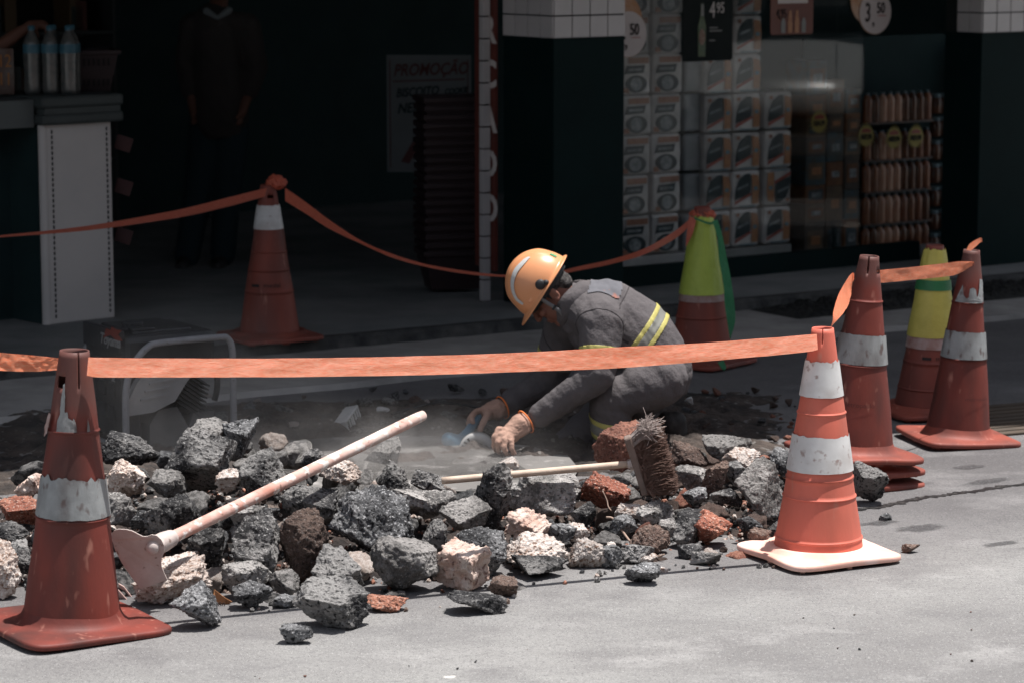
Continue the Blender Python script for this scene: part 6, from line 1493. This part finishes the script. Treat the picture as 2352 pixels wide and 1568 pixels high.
# promotion poster inside
PW = Vector((math.cos(R(-6)), math.sin(R(-6)), 0)); pl_ = J(889, 396, 16.6); pr_ = J(1083, 396, 16.6); w_ = (pr_-pl_).length; h_ = (J(889,127,16.6)-pl_).length
t = thing('promotion_poster', 'hand-lettered promotion poster in red and black behind the stacked baskets', 'poster', (pl_+pr_)/2, R(-4))
bm = bmesh.new(); box(bm, (0,0,h_/2), (w_,.006,h_)); obj('sheet', bm, M_('dim_paper', (.12,.13,.14), (.105,.115,.12), scale=4, rough=.8), t)
m_pred = M_('dull_red_paint', (.075,.028,.028), rough=.8); m_pblk = M_('black_paint', (.012,.020,.022), rough=.8)
def pw(s, size, x, z, mat, rot=4, sx=1, fo=.002): writing(s, size, Matrix.Translation((x*w_,-.006,z*h_)) @ MX @ Matrix.Rotation(R(rot),4,'Z'), mat, t, shear=.3, sx=sx, font_off=fo)
pw('PROMOÇÃO', .098, .02, .875, m_pred, 2, .78); pw('BISCOITO', .072, -.14, .685, m_pblk, 4, .78); pw('COOKIE', .046, .32, .695, m_pblk, 6, .8); pw('NESTLE', .080, -.15, .55, m_pblk, 4, .85); pw('SABORES', .040, .29, .555, m_pblk, 8, .8); pw('60g', .045, .36, .48, m_pblk, 8, .8)
pw('1', .30, -.24, .22, m_pred, -12, 1.1, .008); pw(',99', .22, .15, .24, m_pred, 0, .8, .004)
bm = bmesh.new(); box(bm, (0,-.006,h_*.785), (w_*.86,.001,.008), Matrix.Rotation(R(-2),3,'Y')); obj('underline', bm, m_pred, t)
bm = bmesh.new(); 
for xx in (-.46,.46): box(bm, (xx*w_,-.005,h_*.5), (.006,.001,h_*.92))
obj('border', bm, m_pred, t)
# stack of baskets
bp_ = G(1040,668,ZS); src = None; NB = 19
for k in range(NB):
    if src is None:
        o = thing('shopping_basket', 'x', 'basket', bp_, R(14), 'nested baskets in the tall stack'); src = o
        bm = basket_bm(.27,.36,.20,.27,.21); b_ = obj('tub', bm, m_bsk, o); b_.modifiers.new('t','SOLIDIFY').thickness = .004
        bm = bmesh.new()
        for y_ in (-.14,.14): box(bm, (0,y_,.20), (.375,.014,.030), bev=.005)
        for x_ in (-.182,.182): box(bm, (x_,0,.20), (.014,.28,.030), bev=.005)
        obj('rim', bm, m_bsk, o)
    else: o = copy_tree(src)
    o.location = bp_+Vector((rnd.uniform(-.004,.004)-.002*k*.0, 0, .02+.0462*k)); o.rotation_euler = (0,0,R(14+rnd.uniform(-1,1)))
    o['label'] = ('topmost dark red basket of the tall nested stack' if k == NB-1 else 'bottom dark red basket of the tall nested stack' if k == 0 else 'dark red basket, %s from the bottom of the tall nested stack' % 'first second third fourth fifth sixth seventh eighth ninth tenth eleventh twelfth thirteenth fourteenth fifteenth sixteenth seventeenth eighteenth nineteenth'.split()[k])
# dim shelving at the back of the shop
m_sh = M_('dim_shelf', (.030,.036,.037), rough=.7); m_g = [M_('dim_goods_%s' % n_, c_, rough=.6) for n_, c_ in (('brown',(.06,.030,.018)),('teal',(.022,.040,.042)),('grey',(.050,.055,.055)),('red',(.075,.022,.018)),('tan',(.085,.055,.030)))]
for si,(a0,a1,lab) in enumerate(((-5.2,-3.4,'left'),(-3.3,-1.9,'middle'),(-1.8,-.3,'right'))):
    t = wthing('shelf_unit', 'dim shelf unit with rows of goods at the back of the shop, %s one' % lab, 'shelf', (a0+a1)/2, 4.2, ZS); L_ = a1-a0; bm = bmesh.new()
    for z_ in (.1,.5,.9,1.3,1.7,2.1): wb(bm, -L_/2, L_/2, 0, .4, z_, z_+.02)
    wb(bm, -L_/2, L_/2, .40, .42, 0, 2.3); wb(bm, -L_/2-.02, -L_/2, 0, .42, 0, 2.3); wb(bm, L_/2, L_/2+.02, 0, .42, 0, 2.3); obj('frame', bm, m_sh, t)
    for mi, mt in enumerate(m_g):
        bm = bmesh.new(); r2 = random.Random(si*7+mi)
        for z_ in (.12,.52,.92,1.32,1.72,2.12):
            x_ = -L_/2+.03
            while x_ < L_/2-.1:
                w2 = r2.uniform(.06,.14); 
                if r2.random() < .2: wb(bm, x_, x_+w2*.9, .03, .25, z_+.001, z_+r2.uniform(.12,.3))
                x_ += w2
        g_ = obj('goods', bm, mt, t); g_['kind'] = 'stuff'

# ---------------- across the street: facade and a parked white car (seen as reflections in the glass) ----------------
m_opp = M_('opposite_facade_paint', (.035,.032,.030), (.022,.02,.02), scale=1.2, rough=.9)
t = thing('opposite_building', 'plain dull building across the street behind the viewer', 'building', (0,0,0), SR)
bm = bmesh.new(); oo = Matrix.Rotation(-SR,3,'Z') @ O; wb(bm, -14, 26, oo.y-22, oo.y-21, 0, 9); obj('wall', bm, m_opp, t)
for k in range(9):
    bm = bmesh.new(); wb(bm, -12+4*k, -10.4+4*k, oo.y-21.0+.004, oo.y-20.97, 1, 3.2); obj('window', bm, m_blackp, t)

# white car standing in the sun further along the street: its bonnet is what the window glass mirrors
wpt = onplane(1820, 170, W(0,.5), V); dr = ray(1820, 170); rr_ = dr - V*(2*dr.dot(V)); rh = Vector((rr_.x, rr_.y, 0)).normalized()
cf = wpt + rh*5.0; cf.z = 0; ca_ = math.atan2(rh.y, rh.x)      # local +x runs from the nose to the tail
t = thing('parked_car', 'white car facing the shop window from the sunny side of the street', 'car', cf, ca_)
m_cw = M_('white_car_paint', (.80,.80,.78), rough=.25, spec=.6); m_cg = M_('car_glass', (.012,.014,.016), rough=.05, spec=.8); m_tyr = M_('tyre', (.02,.02,.02), rough=.8)
prof = [(0,.35),(.0,.62),(.06,.76),(.35,.92),(.8,1.05),(1.15,1.12),(1.75,1.60),(3.2,1.64),(3.9,1.20),(4.15,1.10),(4.2,.40),(3.9,.28),(.25,.28)]
bm = bmesh.new(); rows = []
for j in range(15):
    y = -1+2*j/14; k = abs(y)**3; row = []
    for (x,z) in prof:
        tum = (1-.16*max(0,(z-1.1)/.5)); row.append(bm.verts.new((x+.28*k*(1 if x < 1.2 else -.3 if x > 3 else 0), y*.86*tum, z-.10*k*(1 if z > .7 else 0))))
    rows.append(row)
n_ = len(prof)
for a_, b_ in zip(rows, rows[1:]):
    for i in range(n_): bm.faces.new((a_[i], a_[(i+1)%n_], b_[(i+1)%n_], b_[i]))
bm.faces.new(rows[0][::-1]); bm.faces.new(rows[-1]); bmesh.ops.recalc_face_normals(bm, faces=bm.faces); o = obj('body', bm, m_cw, t, True)
bm = bmesh.new(); prev = None
for j in range(13):
    y = -.66+1.32*j/12; r_ = [bm.verts.new((1.19+.10*abs(y)**3, y, 1.165)), bm.verts.new((1.70+.06*abs(y)**3, y*.92, 1.585))]
    if prev: bm.faces.new((prev[0], prev[1], r_[1], r_[0]))
    prev = r_
bmesh.ops.translate(bm, vec=(-.025,0,.02), verts=bm.verts); o = obj('windscreen', bm, m_cg, t, True); o.modifiers.new('t','SOLIDIFY').thickness = .006
for s_ in (-1,1):
    bm = bmesh.new(); prism(bm, [(1.45,1.16),(1.85,1.54),(3.1,1.56),(3.6,1.2)], .01, Matrix.Translation((0,s_*.80+.005,0)) @ MX); obj('side_window', bm, m_cg, t)
    bm = bmesh.new(); box(bm, (.10,s_*.62,.72), (.16,.30,.12), bev=.03); obj('headlight', bm, m_refl, t)
    for x_ in (.85,3.35):
        bm = bmesh.new(); tube(bm, [(x_,s_*.68,.31),(x_,s_*.88,.31)], .31, 28); w0 = obj('wheel', bm, m_tyr, t); bm = bmesh.new(); tube(bm, [(x_,s_*.86,.31),(x_,s_*.89,.31)], .19, 20); obj('rim', bm, m_alu, w0)
bm = bmesh.new(); box(bm, (-.01,0,.55), (.03,.9,.16), bev=.01); obj('grille', bm, m_blk, t)
# ---------------- cutting dust ----------------
def dust(name, lo, hi, dens, nscale, label, center_, rad):
    bm = bmesh.new(); box(bm, (Vector(lo)+Vector(hi))/2, Vector(hi)-Vector(lo))
    m = bpy.data.materials.new(name); m.use_nodes = True; t = m.node_tree; N = t.nodes; L = t.links; N.remove(N['Principled BSDF'])
    pv = N.new('ShaderNodeVolumePrincipled'); pv.inputs['Color'].default_value = (.86,.82,.80,1); pv.inputs['Anisotropy'].default_value = .2
    tc = N.new('ShaderNodeTexCoord'); n = N.new('ShaderNodeTexNoise'); n.inputs['Scale'].default_value = nscale; n.inputs['Detail'].default_value = 3
    L.new(tc.outputs['Object'], n.inputs[0]); mr = N.new('ShaderNodeMapRange'); mr.inputs[1].default_value = .38; mr.inputs[2].default_value = .75; mr.inputs[4].default_value = 1.0
    L.new(n.outputs[0], mr.inputs[0])
    mp = N.new('ShaderNodeMapping'); mp.vector_type = 'TEXTURE'; mp.inputs['Location'].default_value = center_; mp.inputs['Scale'].default_value = rad; L.new(tc.outputs['Object'], mp.inputs[0])
    g = N.new('ShaderNodeTexGradient'); g.gradient_type = 'QUADRATIC_SPHERE'; L.new(mp.outputs[0], g.inputs[0])
    m1 = N.new('ShaderNodeMath'); m1.operation = 'MULTIPLY'; L.new(mr.outputs[0], m1.inputs[0]); L.new(g.outputs['Fac'], m1.inputs[1])
    m2 = N.new('ShaderNodeMath'); m2.operation = 'MULTIPLY'; m2.inputs[1].default_value = dens; L.new(m1.outputs[0], m2.inputs[0]); L.new(m2.outputs[0], pv.inputs['Density']); L.new(pv.outputs[0], N['Material Output'].inputs['Volume'])
    return tag(obj(name, bm, m), label=label, kind='stuff')
dc = J(960,1040,10.6)
dust('dust_cloud', (-1.55,10.0,.03), (.55,11.4,.62), 5.6, 4.5, 'pale cutting dust drifting behind the rubble from the saw', (-.50,10.62,.0), (1.05,.60,.32))
dust('dust_veil', (-2.05,10.2,.03), (-.55,11.9,.75), 1.6, 3.0, 'thin dust veil hanging over the generator', (-1.35,11.0,.1), (.95,.9,.7))
sc.cycles.volume_step_rate = 2.0
